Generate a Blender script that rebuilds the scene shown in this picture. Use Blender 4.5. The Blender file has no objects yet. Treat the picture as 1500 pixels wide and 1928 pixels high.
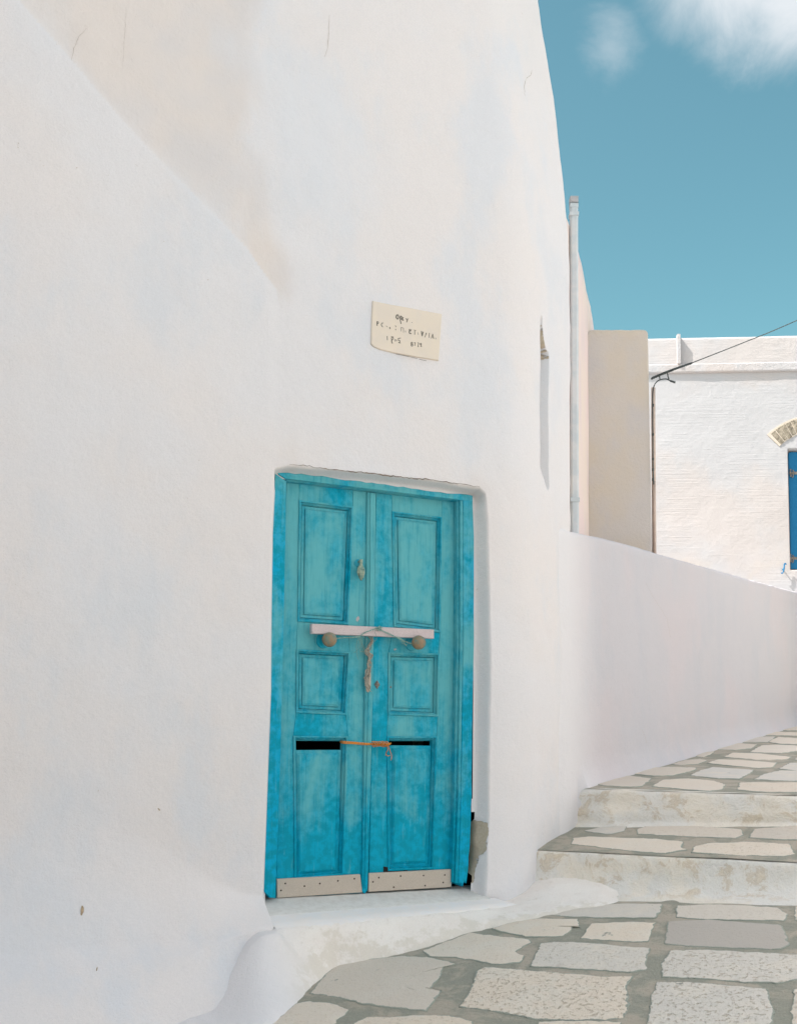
import bpy, bmesh, math, random
import numpy as np
from mathutils import Vector, Matrix, noise as mnoise

random.seed(7)
rng = np.random.default_rng(7)
SC = bpy.context.scene
COL = SC.collection

# ------------------------------------------------------------------ camera, sky, sun, exposure
F = 2000.0                       # focal length in photograph pixels (photograph 1500 x 1928)
PX0, PY0 = 750.0, 1174.0
PITCH, ROLL = math.radians(5.6), 0.0137
ROT = Matrix.Rotation(math.pi / 2 + PITCH, 3, 'X') @ Matrix.Rotation(ROLL, 3, 'Z')
cam_d = bpy.data.cameras.new('camera')
cam = bpy.data.objects.new('camera', cam_d)
COL.objects.link(cam)
cam.matrix_world = ROT.to_4x4()
cam_d.sensor_fit = 'HORIZONTAL'
cam_d.sensor_width = 36.0
cam_d.lens = 36.0 * F / 1500.0
cam_d.shift_y = (PY0 - 964.0) / 1500.0
cam_d.clip_start = 0.05
cam_d.clip_end = 3000
SC.camera = cam

SUN_EL, SUN_AZ = math.radians(53), math.radians(75)      # azimuth: from behind the camera round to the left
SUN_DIR = Vector((-math.sin(SUN_AZ) * math.cos(SUN_EL), -math.cos(SUN_AZ) * math.cos(SUN_EL), math.sin(SUN_EL)))
SUN_STRENGTH = 2.6
SKY_STRENGTH = 0.12
EXPOSURE = 1.80

SC.view_settings.view_transform = 'Standard'
SC.view_settings.look = 'None'
SC.view_settings.gamma = 1.0
SC.view_settings.use_curve_mapping = False
SC.view_settings.exposure = EXPOSURE
SC.cycles.max_bounces = 8
SC.cycles.diffuse_bounces = 5
SC.cycles.use_denoising = True

sun_d = bpy.data.lights.new('sun', 'SUN')
sun_d.energy = SUN_STRENGTH
sun_d.angle = math.radians(0.5)
sun_d.color = (1.0, 0.95, 0.88)
sun = bpy.data.objects.new('sun', sun_d)
COL.objects.link(sun)
sun.rotation_euler = SUN_DIR.to_track_quat('Z', 'Y').to_euler()
sun.location = SUN_DIR * 40


def ray(px, py):
    v = ROT @ Vector(((px - PX0) / F, -(py - PY0) / F, -1.0))
    return v


class NT:
    """small node-tree helper"""
    def __init__(self, tree):
        self.t = tree
        self.N = tree.nodes
        self.L = tree.links

    def n(self, kind, **kw):
        x = self.N.new(kind)
        for k, v in kw.items():
            if k.startswith('i_'):
                x.inputs[k[2:].replace('_', ' ')].default_value = v
            else:
                setattr(x, k, v)
        return x

    def link(self, a, b):
        self.L.new(a, b)

    def math(self, op, a, b=None, c=None, clamp=False):
        x = self.N.new('ShaderNodeMath')
        x.operation = op
        x.use_clamp = clamp
        for i, v in enumerate((a, b, c)):
            if v is None:
                continue
            if isinstance(v, (int, float)):
                x.inputs[i].default_value = v
            else:
                self.L.new(v, x.inputs[i])
        return x.outputs[0]

    def ramp(self, v, lo, hi, a=0.0, b=1.0):
        x = self.N.new('ShaderNodeMapRange')
        x.interpolation_type = 'SMOOTHSTEP'
        self.L.new(v, x.inputs[0])
        for i, q in zip((1, 2, 3, 4), (lo, hi, a, b)):
            x.inputs[i].default_value = q
        return x.outputs[0]

    def mix(self, f, a, b, mode='MIX'):
        x = self.N.new('ShaderNodeMix')
        x.data_type = 'RGBA'
        x.blend_type = mode
        for i, v in ((0, f), (6, a), (7, b)):
            if isinstance(v, (int, float)):
                x.inputs[i].default_value = v
            elif isinstance(v, (tuple, list)):
                x.inputs[i].default_value = (*v[:3], 1.0)
            else:
                self.L.new(v, x.inputs[i])
        return x.outputs[2]

    def noise(self, co, scale, detail=4.0, rough=0.55, dist=0.0):
        x = self.N.new('ShaderNodeTexNoise')
        x.inputs['Scale'].default_value = scale
        x.inputs['Detail'].default_value = detail
        x.inputs['Roughness'].default_value = rough
        x.inputs['Distortion'].default_value = dist
        if co is not None:
            self.L.new(co, x.inputs['Vector'])
        return x.outputs[0]

    def mapping(self, co, scale=(1, 1, 1), loc=(0, 0, 0), rot=(0, 0, 0)):
        x = self.N.new('ShaderNodeMapping')
        x.inputs['Scale'].default_value = scale
        x.inputs['Location'].default_value = loc
        x.inputs['Rotation'].default_value = rot
        self.L.new(co, x.inputs['Vector'])
        return x.outputs[0]


def lin(r, g, b, k=1.0):
    def f(c):
        c /= 255.0
        return (c / 12.92 if c <= 0.04045 else ((c + 0.055) / 1.055) ** 2.4) * k
    return (f(r), f(g), f(b))


# world: Nishita daylight with soft clouds in view and brighter cloud added out of view
world = bpy.data.worlds.new('World')
SC.world = world
world.use_nodes = True
w = NT(world.node_tree)
w.N.clear()
w_out = w.n('ShaderNodeOutputWorld')
w_bg = w.n('ShaderNodeBackground')
w_bg.inputs['Strength'].default_value = SKY_STRENGTH
sky = w.n('ShaderNodeTexSky')
sky.sky_type = 'NISHITA'
sky.sun_disc = False
sky.sun_elevation = SUN_EL
sky.sun_rotation = math.atan2(SUN_DIR.x, SUN_DIR.y)
sky.air_density = 1.0
sky.dust_density = 1.4
sky.ozone_density = 1.0
tc = w.n('ShaderNodeTexCoord')
co = tc.outputs['Generated']
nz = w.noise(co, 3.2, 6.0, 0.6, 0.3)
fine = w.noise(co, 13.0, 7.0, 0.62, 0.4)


def blob(px, py, r0, r1):
    d = ray(px, py).normalized()
    x = w.n('ShaderNodeVectorMath', operation='DISTANCE')
    w.link(co, x.inputs[0])
    x.inputs[1].default_value = d
    dd = w.math('ADD', x.outputs['Value'], w.math('MULTIPLY', w.math('SUBTRACT', fine, 0.5), 0.07))
    return w.ramp(dd, r0, r1, 1.0, 0.0)


cl = w.math('MAXIMUM', blob(1490, -25, 0.012, 0.074), blob(1400, -45, 0.012, 0.076))
cl = w.math('MAXIMUM', cl, w.math('MULTIPLY', blob(1320, -40, 0.0, 0.060), 0.75))
cl = w.math('MAXIMUM', cl, w.math('MULTIPLY', blob(1150, 85, 0.0, 0.036), 0.34))
fill_cloud = w.ramp(nz, 0.40, 0.60, 0.0, 0.95)          # dense cloud added out of view to lift the shade, masked off in view
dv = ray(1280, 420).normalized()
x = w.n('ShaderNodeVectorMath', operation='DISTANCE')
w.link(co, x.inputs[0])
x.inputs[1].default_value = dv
fill_cloud = w.math('MULTIPLY', fill_cloud, w.ramp(x.outputs['Value'], 0.25, 0.6))
cl = w.math('MAXIMUM', cl, fill_cloud)
tint = w.mix(1.0, sky.outputs[0], (0.350, 0.520, 0.395), 'MULTIPLY')
SKY_TINT = tint
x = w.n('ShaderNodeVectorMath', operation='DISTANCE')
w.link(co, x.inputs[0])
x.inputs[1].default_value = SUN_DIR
glow = w.ramp(x.outputs['Value'], 0.2, 1.30, 1.0, 0.0)       # added cloud brightened towards the sun as extra fill light
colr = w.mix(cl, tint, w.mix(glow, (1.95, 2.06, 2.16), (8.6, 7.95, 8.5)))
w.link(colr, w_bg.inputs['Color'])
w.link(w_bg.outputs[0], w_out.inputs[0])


# ------------------------------------------------------------------ materials
def new_mat(name, rough=0.85, spec=0.2):
    m = bpy.data.materials.new(name)
    m.use_nodes = True
    t = NT(m.node_tree)
    b = t.N['Principled BSDF']
    b.inputs['Roughness'].default_value = rough
    b.inputs['Specular IOR Level'].default_value = spec
    return m, t, b


def bump(t, b, h, dist, strength=1.0, prev=None):
    x = t.n('ShaderNodeBump')
    x.inputs['Distance'].default_value = dist
    x.inputs['Strength'].default_value = strength
    t.link(h, x.inputs['Height'])
    if prev is not None:
        t.link(prev, x.inputs['Normal'])
    t.link(x.outputs[0], b.inputs['Normal'])
    return x.outputs[0]


def attr(t, name):
    return t.n('ShaderNodeAttribute', attribute_name=name).outputs['Fac']


def plaster(name, base, warm, cool, stain=None, join=None, bare=None, speck=0.0, grain=0.0022, lump=0.004, streak=False):
    m, t, b = new_mat(name, 0.92, 0.12)
    co = t.n('ShaderNodeTexCoord').outputs['Object']
    n1 = t.noise(co, 0.9, 4, 0.6)
    n2 = t.noise(t.mapping(co, (1, 1, 0.55), (3.1, 1.7, 9.2)), 2.1, 5, 0.62)
    n3 = t.noise(co, 9.0, 5, 0.65)
    n4 = t.noise(co, 160.0, 3, 0.6)
    c = t.mix(t.ramp(n1, 0.42, 0.62), base, warm)
    c = t.mix(t.ramp(n2, 0.48, 0.66, 0, 0.85), c, cool)
    c = t.mix(t.ramp(n3, 0.60, 0.78, 0, 0.25), c, warm)
    c = t.mix(t.math('MULTIPLY', t.math('SUBTRACT', n4, 0.32, clamp=True), 0.55), c, (base[0] * 0.72, base[1] * 0.72, base[2] * 0.72))
    if stain:
        s = attr(t, 'stain')
        s = t.ramp(t.math('ADD', s, t.math('MULTIPLY', t.math('SUBTRACT', t.noise(t.mapping(co, (1, 1, 0.45)), 4.5, 7, 0.62, 0.6), 0.5), 0.9)), 0.18, 0.85, 0, 0.85)
        tone = t.mix(t.ramp(t.noise(co, 1.7, 3), 0.4, 0.6), stain[0], stain[1])
        c = t.mix(s, c, tone)
        g = attr(t, 'veil')
        g = t.ramp(t.math('ADD', g, t.math('MULTIPLY', t.math('SUBTRACT', t.noise(t.mapping(co, (1, 1, 0.3), (5, 5, 5)), 3.5, 5, 0.6), 0.5), 0.9)), 0.3, 0.9, 0, 0.8)
        c = t.mix(g, c, cool)
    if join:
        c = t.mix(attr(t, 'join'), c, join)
    if speck:
        sp = t.ramp(t.noise(t.mapping(co, (1, 1, 1.3), (1, 8, 2)), 34.0, 3, 0.7), 0.70, 0.76, 0, speck)
        sp = t.math('MULTIPLY', sp, t.ramp(t.noise(co, 2.4, 3), 0.5, 0.66))
        c = t.mix(sp, c, lin(176, 160, 138))
    h = t.math('ADD', t.math('MULTIPLY', n4, 0.55), t.math('MULTIPLY', t.noise(co, 48.0, 4, 0.6), 1.0))
    nb = bump(t, b, h, grain)
    nb = bump(t, b, n3, lump, 1.0, nb)
    if bare:
        s = attr(t, 'bare')
        s = t.ramp(t.math('ADD', s, t.math('MULTIPLY', t.math('SUBTRACT', t.noise(co, 26.0, 5, 0.7), 0.5), 1.2)), 0.46, 0.54)
        grit = t.mix(t.noise(co, 90.0, 3), bare[0], bare[1])
        c = t.mix(s, c, grit)
        bump(t, b, t.math('MULTIPLY', s, -1.0), 0.006, 1.0, nb)
    t.link(c, b.inputs['Base Color'])
    return m


WH = lin(228, 225, 226)
WARM = lin(230, 224, 222)
COOL = lin(220, 221, 225)
M_WALL = plaster('whitewashed_plaster', WH, WARM, COOL, stain=(lin(224, 214, 207), lin(216, 210, 208)), bare=(lin(176, 158, 132), lin(205, 196, 182)), speck=0.55)
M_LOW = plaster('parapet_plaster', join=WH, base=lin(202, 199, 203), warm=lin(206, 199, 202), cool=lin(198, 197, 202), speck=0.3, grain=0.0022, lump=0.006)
M_PINK = plaster('pinkish_plaster', lin(236, 216, 211), lin(236, 220, 208), lin(228, 212, 210), speck=0.3)
M_PIER = plaster('beige_render', lin(204, 197, 192), lin(207, 195, 180), lin(198, 193, 192), speck=0.6, grain=0.003)
M_SIDE = plaster('neighbour_plaster', lin(230, 226, 226), lin(230, 223, 219), lin(224, 224, 228))


def mat_apron():
    m, t, b = new_mat('trodden_whitewash', 0.9, 0.15)
    co = t.n('ShaderNodeTexCoord').outputs['Object']
    n1 = t.noise(co, 3.0, 5, 0.6)
    n2 = t.noise(co, 22.0, 6, 0.7)
    n4 = t.noise(co, 150.0, 3)
    c = t.mix(t.ramp(n1, 0.40, 0.62), lin(246, 240, 234), lin(241, 233, 226))
    c = t.mix(t.ramp(n2, 0.56, 0.74, 0, 0.45), c, lin(206, 195, 180))
    wear = attr(t, 'wear')
    wm = t.ramp(t.math('ADD', wear, t.math('MULTIPLY', t.math('SUBTRACT', t.noise(co, 14.0, 6, 0.7), 0.5), 1.3)), 0.45, 0.62, 0, 0.9)
    c = t.mix(wm, c, lin(230, 222, 211))
    c = t.mix(t.math('MULTIPLY', n4, 0.2), c, lin(150, 142, 130))
    c = t.mix(attr(t, 'lime'), c, lin(228, 225, 226))
    t.link(c, b.inputs['Base Color'])
    nb = bump(t, b, n4, 0.0018)
    bump(t, b, n2, 0.005, 1.0, nb)
    return m


def mat_riser():
    m, t, b = new_mat('stained_step_whitewash', 0.9, 0.15)
    co = t.n('ShaderNodeTexCoord').outputs['Object']
    n1 = t.noise(co, 4.0, 5, 0.6)
    n2 = t.noise(t.mapping(co, (1, 1, 1.2), (4, 1, 2)), 7.5, 7, 0.72, 0.5)
    n3 = t.noise(t.mapping(co, (1, 1, 0.7)), 30.0, 5, 0.65)
    n4 = t.noise(co, 140.0, 3)
    c = t.mix(t.ramp(n1, 0.40, 0.60), lin(246, 237, 224), lin(240, 236, 230))
    edge = attr(t, 'face')
    ring = t.math('SUBTRACT', 1.0, t.math('MULTIPLY', t.math('ABSOLUTE', t.math('SUBTRACT', n2, 0.60)), 22.0), clamp=True)
    c = t.mix(t.math('MULTIPLY', t.ramp(n2, 0.50, 0.74, 0, 0.6), edge), c, lin(222, 200, 166))
    c = t.mix(t.math('MULTIPLY', t.math('MULTIPLY', ring, 0.28), edge), c, lin(170, 138, 92))
    c = t.mix(t.math('MULTIPLY', t.ramp(n3, 0.58, 0.76, 0, 0.4), edge), c, lin(206, 190, 164))
    c = t.mix(t.math('MULTIPLY', n4, 0.2), c, lin(140, 130, 115))
    t.link(c, b.inputs['Base Color'])
    nb = bump(t, b, n4, 0.0018)
    nb = bump(t, b, n3, 0.009, 1.0, nb)
    bump(t, b, n2, 0.02, 1.0, nb)
    return m


def mat_mortar():
    m, t, b = new_mat('grey_painted_mortar', 0.88, 0.2)
    co = t.n('ShaderNodeTexCoord').outputs['Object']
    n1 = t.noise(co, 5.0, 5, 0.65, 0.4)
    n2 = t.noise(co, 40.0, 5, 0.7)
    n4 = t.noise(co, 220.0, 2)
    c = t.mix(t.ramp(n1, 0.44, 0.58), lin(156, 155, 142), lin(182, 172, 157))
    c = t.mix(t.ramp(n2, 0.55, 0.75, 0, 0.5), c, lin(138, 140, 130))
    c = t.mix(t.ramp(n4, 0.55, 0.75, 0, 0.4), c, lin(196, 189, 178))
    t.link(c, b.inputs['Base Color'])
    nb = bump(t, b, n4, 0.002)
    bump(t, b, n2, 0.010, 1.0, nb)
    return m


def mat_stone():
    m, t, b = new_mat('whitewashed_paving_stone', 0.86, 0.2)
    tc = t.n('ShaderNodeTexCoord')
    co = tc.outputs['Object']
    rnd = t.n('ShaderNodeObjectInfo').outputs['Random']
    off = t.n('ShaderNodeVectorMath', operation='ADD')
    cv = t.n('ShaderNodeCombineXYZ')
    for i in range(3):
        t.link(t.math('MULTIPLY', rnd, 17.0 + 9 * i), cv.inputs[i])
    t.link(co, off.inputs[0])
    t.link(cv.outputs[0], off.inputs[1])
    cc = off.outputs[0]
    n1 = t.noise(cc, 6.0, 5, 0.65)
    n2 = t.noise(cc, 55.0, 5, 0.7)
    n3 = t.noise(t.mapping(cc, (1.0, 1.0, 1.0)), 62.0, 3, 0.62)
    n4 = t.noise(cc, 200.0, 2)
    a = attr(t, 'tone')
    c = t.mix(a, lin(238, 223, 205), lin(224, 219, 211))
    c = t.mix(t.ramp(n1, 0.45, 0.65, 0, 0.75), c, lin(236, 226, 212))
    pit = t.math('MULTIPLY', t.ramp(n3, 0.56, 0.66), attr(t, 'pits'))
    c = t.mix(t.math('MULTIPLY', pit, 0.5), c, lin(200, 178, 150))
    c = t.mix(t.ramp(n2, 0.62, 0.76, 0, 0.5), c, lin(184, 174, 160))
    c = t.mix(t.ramp(t.noise(cc, 11.0, 4, 0.6), 0.70, 0.74, 0, 0.8), c, lin(140, 140, 130))
    dk = attr(t, 'dark')
    c = t.mix(dk, c, lin(186, 179, 172))
    c = t.mix(t.math('MULTIPLY', n4, 0.22), c, lin(120, 112, 100))
    # grey joint paint dragged over the rim in brush strokes
    rim = attr(t, 'rim')
    rm = t.ramp(t.math('ADD', rim, t.math('MULTIPLY', t.math('SUBTRACT', t.noise(cc, 30.0, 5, 0.7), 0.5), 1.5)), 0.62, 0.72)
    c = t.mix(rm, c, lin(160, 164, 153))
    t.link(c, b.inputs['Base Color'])
    nb = bump(t, b, n4, 0.002)
    nb = bump(t, b, n2, 0.006, 1.0, nb)
    bump(t, b, t.math('MULTIPLY', pit, -1.0), 0.004, 1.0, nb)
    return m


def mat_paint(name='turquoise_paint', sat=0.0, vivid=lin(0, 164, 196)):
    m, t, b = new_mat(name, 0.68, 0.14)
    co = t.n('ShaderNodeTexCoord').outputs['Object']
    sep = t.n('ShaderNodeSeparateXYZ')
    t.link(co, sep.inputs[0])
    z = sep.outputs[2]
    rnd = t.n('ShaderNodeObjectInfo').outputs['Random']
    sh_ = t.n('ShaderNodeVectorMath', operation='ADD')
    cv = t.n('ShaderNodeCombineXYZ')
    for i in range(3):
        t.link(t.math('MULTIPLY', rnd, 11.0 + 7 * i), cv.inputs[i])
    t.link(co, sh_.inputs[0])
    t.link(cv.outputs[0], sh_.inputs[1])
    n1 = t.noise(t.mapping(sh_.outputs[0], (1, 1, 0.55)), 5.5, 5, 0.6, 0.3)
    n1 = t.math('ADD', t.math('MULTIPLY', n1, 0.75), t.math('MULTIPLY', rnd, 0.12))
    n1 = t.math('ADD', n1, t.math('MULTIPLY', t.math('SUBTRACT', t.noise(t.mapping(sh_.outputs[0], (1, 1, 0.05)), 40.0, 4, 0.6), 0.5), 0.22))
    n1 = t.math('ADD', n1, 0.05)
    n2 = t.noise(t.mapping(co, (1, 1, 0.12)), 70.0, 4, 0.6)
    n3 = t.noise(co, 26.0, 5, 0.65)
    n4 = t.noise(co, 260.0, 2)
    deep = lin(0, 148, 172)
    faded = lin(108, 182, 185)
    f = t.math('ADD', n1, t.ramp(z, -0.72, -0.20, -0.30, 0.0))     # repainted towards the foot
    f = t.math('ADD', f, t.ramp(z, 0.0, 0.6, 0.0, 0.06))
    f = t.math('ADD', f, t.math('MULTIPLY', t.math('SUBTRACT', n3, 0.5), 0.20))
    f = t.math('ADD', f, t.math('MULTIPLY', t.math('SUBTRACT', n4, 0.5), 0.10))
    if sat:
        f = t.math('SUBTRACT', f, sat)
    c = t.mix(t.ramp(n3, 0.4, 0.62), deep, vivid)
    c = t.mix(t.ramp(f, 0.36, 0.66, 0.0, 0.90), c, faded)
    c = t.mix(t.ramp(t.noise(t.mapping(co, (1, 1, 0.04)), 120.0, 3, 0.6), 0.52, 0.72, 0, 0.35), c, lin(0, 122, 146))
    c = t.mix(t.ramp(n2, 0.58, 0.74, 0, 0.22), c, lin(128, 188, 190))
    c = t.mix(t.ramp(t.noise(t.mapping(co, (1, 1, 0.25), (7, 1, 3)), 45.0, 4, 0.75), 0.73, 0.77, 0, 0.85), c, lin(24, 84, 98))
    c = t.mix(t.ramp(t.noise(co, 60.0, 4, 0.7), 0.74, 0.78, 0, 0.6), c, lin(200, 205, 200))
    c = t.mix(t.math('MULTIPLY', n4, 0.2), c, deep)
    t.link(c, b.inputs['Base Color'])
    nb = bump(t, b, n2, 0.0012)
    bump(t, b, n3, 0.002, 1.0, nb)
    return m


def mat_wood(name, c1, c2, grain_dir=(0.15, 1, 1), rough=0.8):
    m, t, b = new_mat(name, rough, 0.2)
    co = t.n('ShaderNodeTexCoord').outputs['Object']
    n1 = t.noise(t.mapping(co, grain_dir), 60.0, 5, 0.65, 0.4)
    n2 = t.noise(co, 240.0, 2)
    c = t.mix(t.ramp(n1, 0.35, 0.68), c1, c2)
    c = t.mix(t.math('MULTIPLY', n2, 0.2), c, (c2[0] * .5, c2[1] * .5, c2[2] * .5))
    t.link(c, b.inputs['Base Color'])
    bump(t, b, n1, 0.002)
    return m


def mat_flat(name, c1, c2=None, scale=60.0, rough=0.7, spec=0.3, metal=0.0, bd=0.001):
    m, t, b = new_mat(name, rough, spec)
    co = t.n('ShaderNodeTexCoord').outputs['Object']
    c2 = c2 or tuple(q * 0.7 for q in c1)
    n1 = t.noise(co, scale, 5, 0.65)
    t.link(t.mix(t.ramp(n1, 0.36, 0.66), c1, c2), b.inputs['Base Color'])
    b.inputs['Metallic'].default_value = metal
    bump(t, b, n1, bd)
    return m


def mat_far_wall():
    m, t, b = new_mat('scratched_limewash', 0.92, 0.1)
    co = t.n('ShaderNodeTexCoord').outputs['Object']
    n1 = t.noise(co, 0.8, 4, 0.6)
    patch = t.ramp(t.noise(t.mapping(co, (1, 1, 1.6)), 1.5, 4, 0.6), 0.42, 0.58)
    comb = t.noise(t.mapping(co, (1.6, 1.6, 60.0)), 1.0, 2, 0.5, 0.0)
    lump = t.noise(co, 14.0, 6, 0.65)
    c = t.mix(t.ramp(n1, 0.42, 0.62), lin(182, 181, 183), lin(186, 180, 178))
    sep = t.n('ShaderNodeSeparateXYZ')
    t.link(co, sep.inputs[0])
    c = t.mix(t.math('MULTIPLY', t.ramp(t.noise(co, 2.2, 4, 0.6), 0.5, 0.66), t.ramp(sep.outputs[2], 1.1, 2.6, 0.8, 0.0)), c, lin(192, 179, 163))
    c = t.mix(t.ramp(t.noise(co, 30.0, 4, 0.7), 0.66, 0.8, 0, 0.4), c, lin(190, 180, 170))
    t.link(c, b.inputs['Base Color'])
    h = t.math('MULTIPLY', comb, t.math('ADD', t.math('MULTIPLY', patch, 0.85), 0.15))
    nb = bump(t, b, h, 0.0035)
    bump(t, b, lump, 0.005, 1.0, nb)
    return m


M_APRON, M_RISER, M_MORTAR, M_STONE = mat_apron(), mat_riser(), mat_mortar(), mat_stone()
M_PAINT = mat_paint()
M_FRAME = mat_paint('bright_turquoise_frame_paint', 0.06, lin(0, 166, 206))
M_BAR = mat_wood('weathered_white_timber', lin(222, 208, 208), lin(198, 184, 184), (6, 0.6, 6))
M_KICK = mat_wood('raw_plywood', lin(212, 200, 187), lin(190, 177, 162), (3, 3, 14))
M_SILL = mat_flat('worn_grey_threshold', lin(216, 214, 210), lin(206, 203, 198), 30, 0.8, 0.2, 0, 0.002)
M_LEDGE = mat_flat('pale_marble_ledge', lin(232, 229, 228), lin(236, 229, 224), 14, 0.8, 0.2, 0, 0.003)
M_KNOB = mat_flat('tarnished_knob', lin(150, 126, 98), lin(112, 130, 118), 45, 0.6, 0.4, 0.0)
M_KNOCK = mat_flat('paint_smeared_knocker', lin(168, 180, 158), lin(118, 146, 136), 60, 0.6, 0.3)
M_METAL = mat_flat('dull_steel', lin(150, 140, 128), lin(100, 96, 92), 80, 0.5, 0.5, 0.4)
M_NAIL = mat_flat('rusty_nail', lin(70, 58, 50))
M_CRACK = mat_flat('dark_crack', lin(92, 82, 72), lin(140, 124, 108), 40)
M_HAIR = mat_flat('hairline_crack', lin(176, 164, 152), lin(190, 180, 170), 60)
M_TWINE = mat_flat('faded_green_twine', lin(150, 180, 168), lin(112, 150, 146), 120, 0.9)
M_DUST = mat_flat('grey_cobweb_fluff', lin(168, 160, 146), lin(140, 140, 132), 90, 0.95)
M_ORANGE = mat_flat('orange_plastic_cord', lin(226, 150, 66), lin(200, 116, 46), 150, 0.6)
M_PLAQUE = mat_flat('cream_marble', lin(226, 213, 196), lin(222, 210, 196), 12, 0.75, 0.25)
M_LETTER = mat_flat('worn_black_lettering', lin(60, 62, 60), lin(140, 132, 120), 260, 0.8)
M_PIPE = mat_flat('peeling_blue_grey_pipe', lin(212, 214, 215), lin(196, 204, 208), 10, 0.7)
M_CABLE = mat_flat('black_cable', lin(62, 68, 70), lin(84, 90, 88), 40, 0.6)
M_CONDUIT = mat_flat('beige_conduit', lin(206, 186, 172), lin(190, 172, 160), 20, 0.7)
M_FAR = mat_far_wall()
M_TRIM = plaster('limewash_trim', lin(188, 185, 186), lin(190, 182, 179), lin(182, 183, 187), speck=0.5, grain=0.006, lump=0.012)
M_BLUE = mat_wood('blue_shutter_paint', lin(24, 106, 156), lin(40, 128, 172), (14, 14, 0.6), 0.6)
M_BRICK = mat_flat('ochre_arch_stone', lin(166, 156, 140), lin(112, 105, 93), 18, 0.9, 0.1, 0, 0.01)
M_DARK = mat_flat('painted_dark', lin(30, 28, 26), lin(20, 20, 20))  # painted shade: near-black colour for unlit openings and gaps
M_EARTH = mat_flat('pale_dry_ground', lin(200, 195, 190), lin(186, 181, 176), 2.0, 0.95)


# ------------------------------------------------------------------ mesh helpers
def mesh_obj(name, verts, faces, m, parent=None, smooth=False, attrs=None):
    me = bpy.data.meshes.new(name)
    me.from_pydata([tuple(v) for v in verts], [], [tuple(f) for f in faces])
    bm = bmesh.new()
    bm.from_mesh(me)
    if not attrs:
        bmesh.ops.recalc_face_normals(bm, faces=bm.faces)
    bm.to_mesh(me)
    bm.free()
    if attrs:
        for k, a in attrs.items():
            at = me.attributes.new(k, 'FLOAT', 'POINT')
            at.data.foreach_set('value', np.asarray(a, dtype=np.float32))
    if smooth:
        me.polygons.foreach_set('use_smooth', [True] * len(me.polygons))
    me.materials.append(m)
    o = bpy.data.objects.new(name, me)
    COL.objects.link(o)
    if parent is not None:
        o.parent = parent
    return o


def tag(o, label=None, cat=None, group=None, kind=None):
    for k, v in (('label', label), ('category', cat), ('group', group), ('kind', kind)):
        if v:
            o[k] = v
    return o


def thing(name, label, cat, group=None):
    o = bpy.data.objects.new(name, None)
    o.empty_display_size = 0.1
    COL.objects.link(o)
    return tag(o, label, cat, group)


class MB:
    """collects pieces of one mesh"""
    def __init__(self):
        self.v, self.f = [], []

    def add(self, verts, faces):
        k = len(self.v)
        self.v += [tuple(q) for q in verts]
        self.f += [tuple(i + k for i in f) for f in faces]
        return self

    def rings(self, rings, cap0=False, cap1=True, closed=True):
        k = len(self.v)
        n = len(rings[0])
        for r in rings:
            self.v += [tuple(p) for p in r]
        for i in range(len(rings) - 1):
            for j in range(n if closed else n - 1):
                a = k + i * n + j
                b_ = k + i * n + (j + 1) % n
                self.f.append((a, b_, b_ + n, a + n))
        if cap0:
            self.f.append(tuple(k + j for j in range(n))[::-1])
        if cap1:
            self.f.append(tuple(k + (len(rings) - 1) * n + j for j in range(n)))
        return self

    def tube(self, pts, r, sides=6):
        pts = [Vector(p) for p in pts]
        rr = r if isinstance(r, (list, tuple)) else [r] * len(pts)
        rings = []
        for i, p in enumerate(pts):
            d = (pts[min(i + 1, len(pts) - 1)] - pts[max(i - 1, 0)]).normalized()
            up = Vector((0, 0, 1)) if abs(d.z) < 0.9 else Vector((1, 0, 0))
            a = d.cross(up).normalized()
            b_ = d.cross(a)
            rings.append([p + rr[i] * (math.cos(q) * a + math.sin(q) * b_) for q in [2 * math.pi * k / sides for k in range(sides)]])
        return self.rings(rings, True, True)

    def lathe(self, origin, axis, prof, sides=16, up=Vector((0, 0, 1))):
        axis = Vector(axis).normalized()
        a = axis.cross(up).normalized()
        b_ = a.cross(axis)
        rings = [[Vector(origin) + axis * h + r * (math.cos(q) * a + math.sin(q) * b_) for q in [2 * math.pi * k / sides for k in range(sides)]] for r, h in prof]
        return self.rings(rings, True, True)

    def box(self, c, ax, ay, az):
        c, ax, ay, az = Vector(c), Vector(ax), Vector(ay), Vector(az)
        vs = [c + sx * ax + sy * ay + sz * az for sz in (-1, 1) for sx, sy in ((-1, -1), (1, -1), (1, 1), (-1, 1))]
        return self.add(vs, [(3, 2, 1, 0), (4, 5, 6, 7), (0, 1, 5, 4), (1, 2, 6, 5), (2, 3, 7, 6), (3, 0, 4, 7)])

    def build(self, name, m, parent=None, smooth=False):
        return mesh_obj(name, self.v, self.f, m, parent, smooth)


def nz3(x, y, z, s):
    return mnoise.noise(Vector((x * s, y * s, z * s)))


def smooth(t):
    t = np.clip(t, 0, 1)
    return t * t * (3 - 2 * t)


def smooth_line(pts, per=6):
    """Catmull-Rom through points of any dimension"""
    P = [np.array(p, float) for p in pts]
    P = [2 * P[0] - P[1]] + P + [2 * P[-1] - P[-2]]
    out = []
    for i in range(1, len(P) - 2):
        for k in range(per):
            t = k / per
            a, b_, c, d = P[i - 1:i + 3]
            out.append(0.5 * (2 * b_ + (c - a) * t + (2 * a - 5 * b_ + 4 * c - d) * t * t + (3 * b_ - a - 3 * c + d) * t ** 3))
    out.append(P[-2])
    return out


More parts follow.
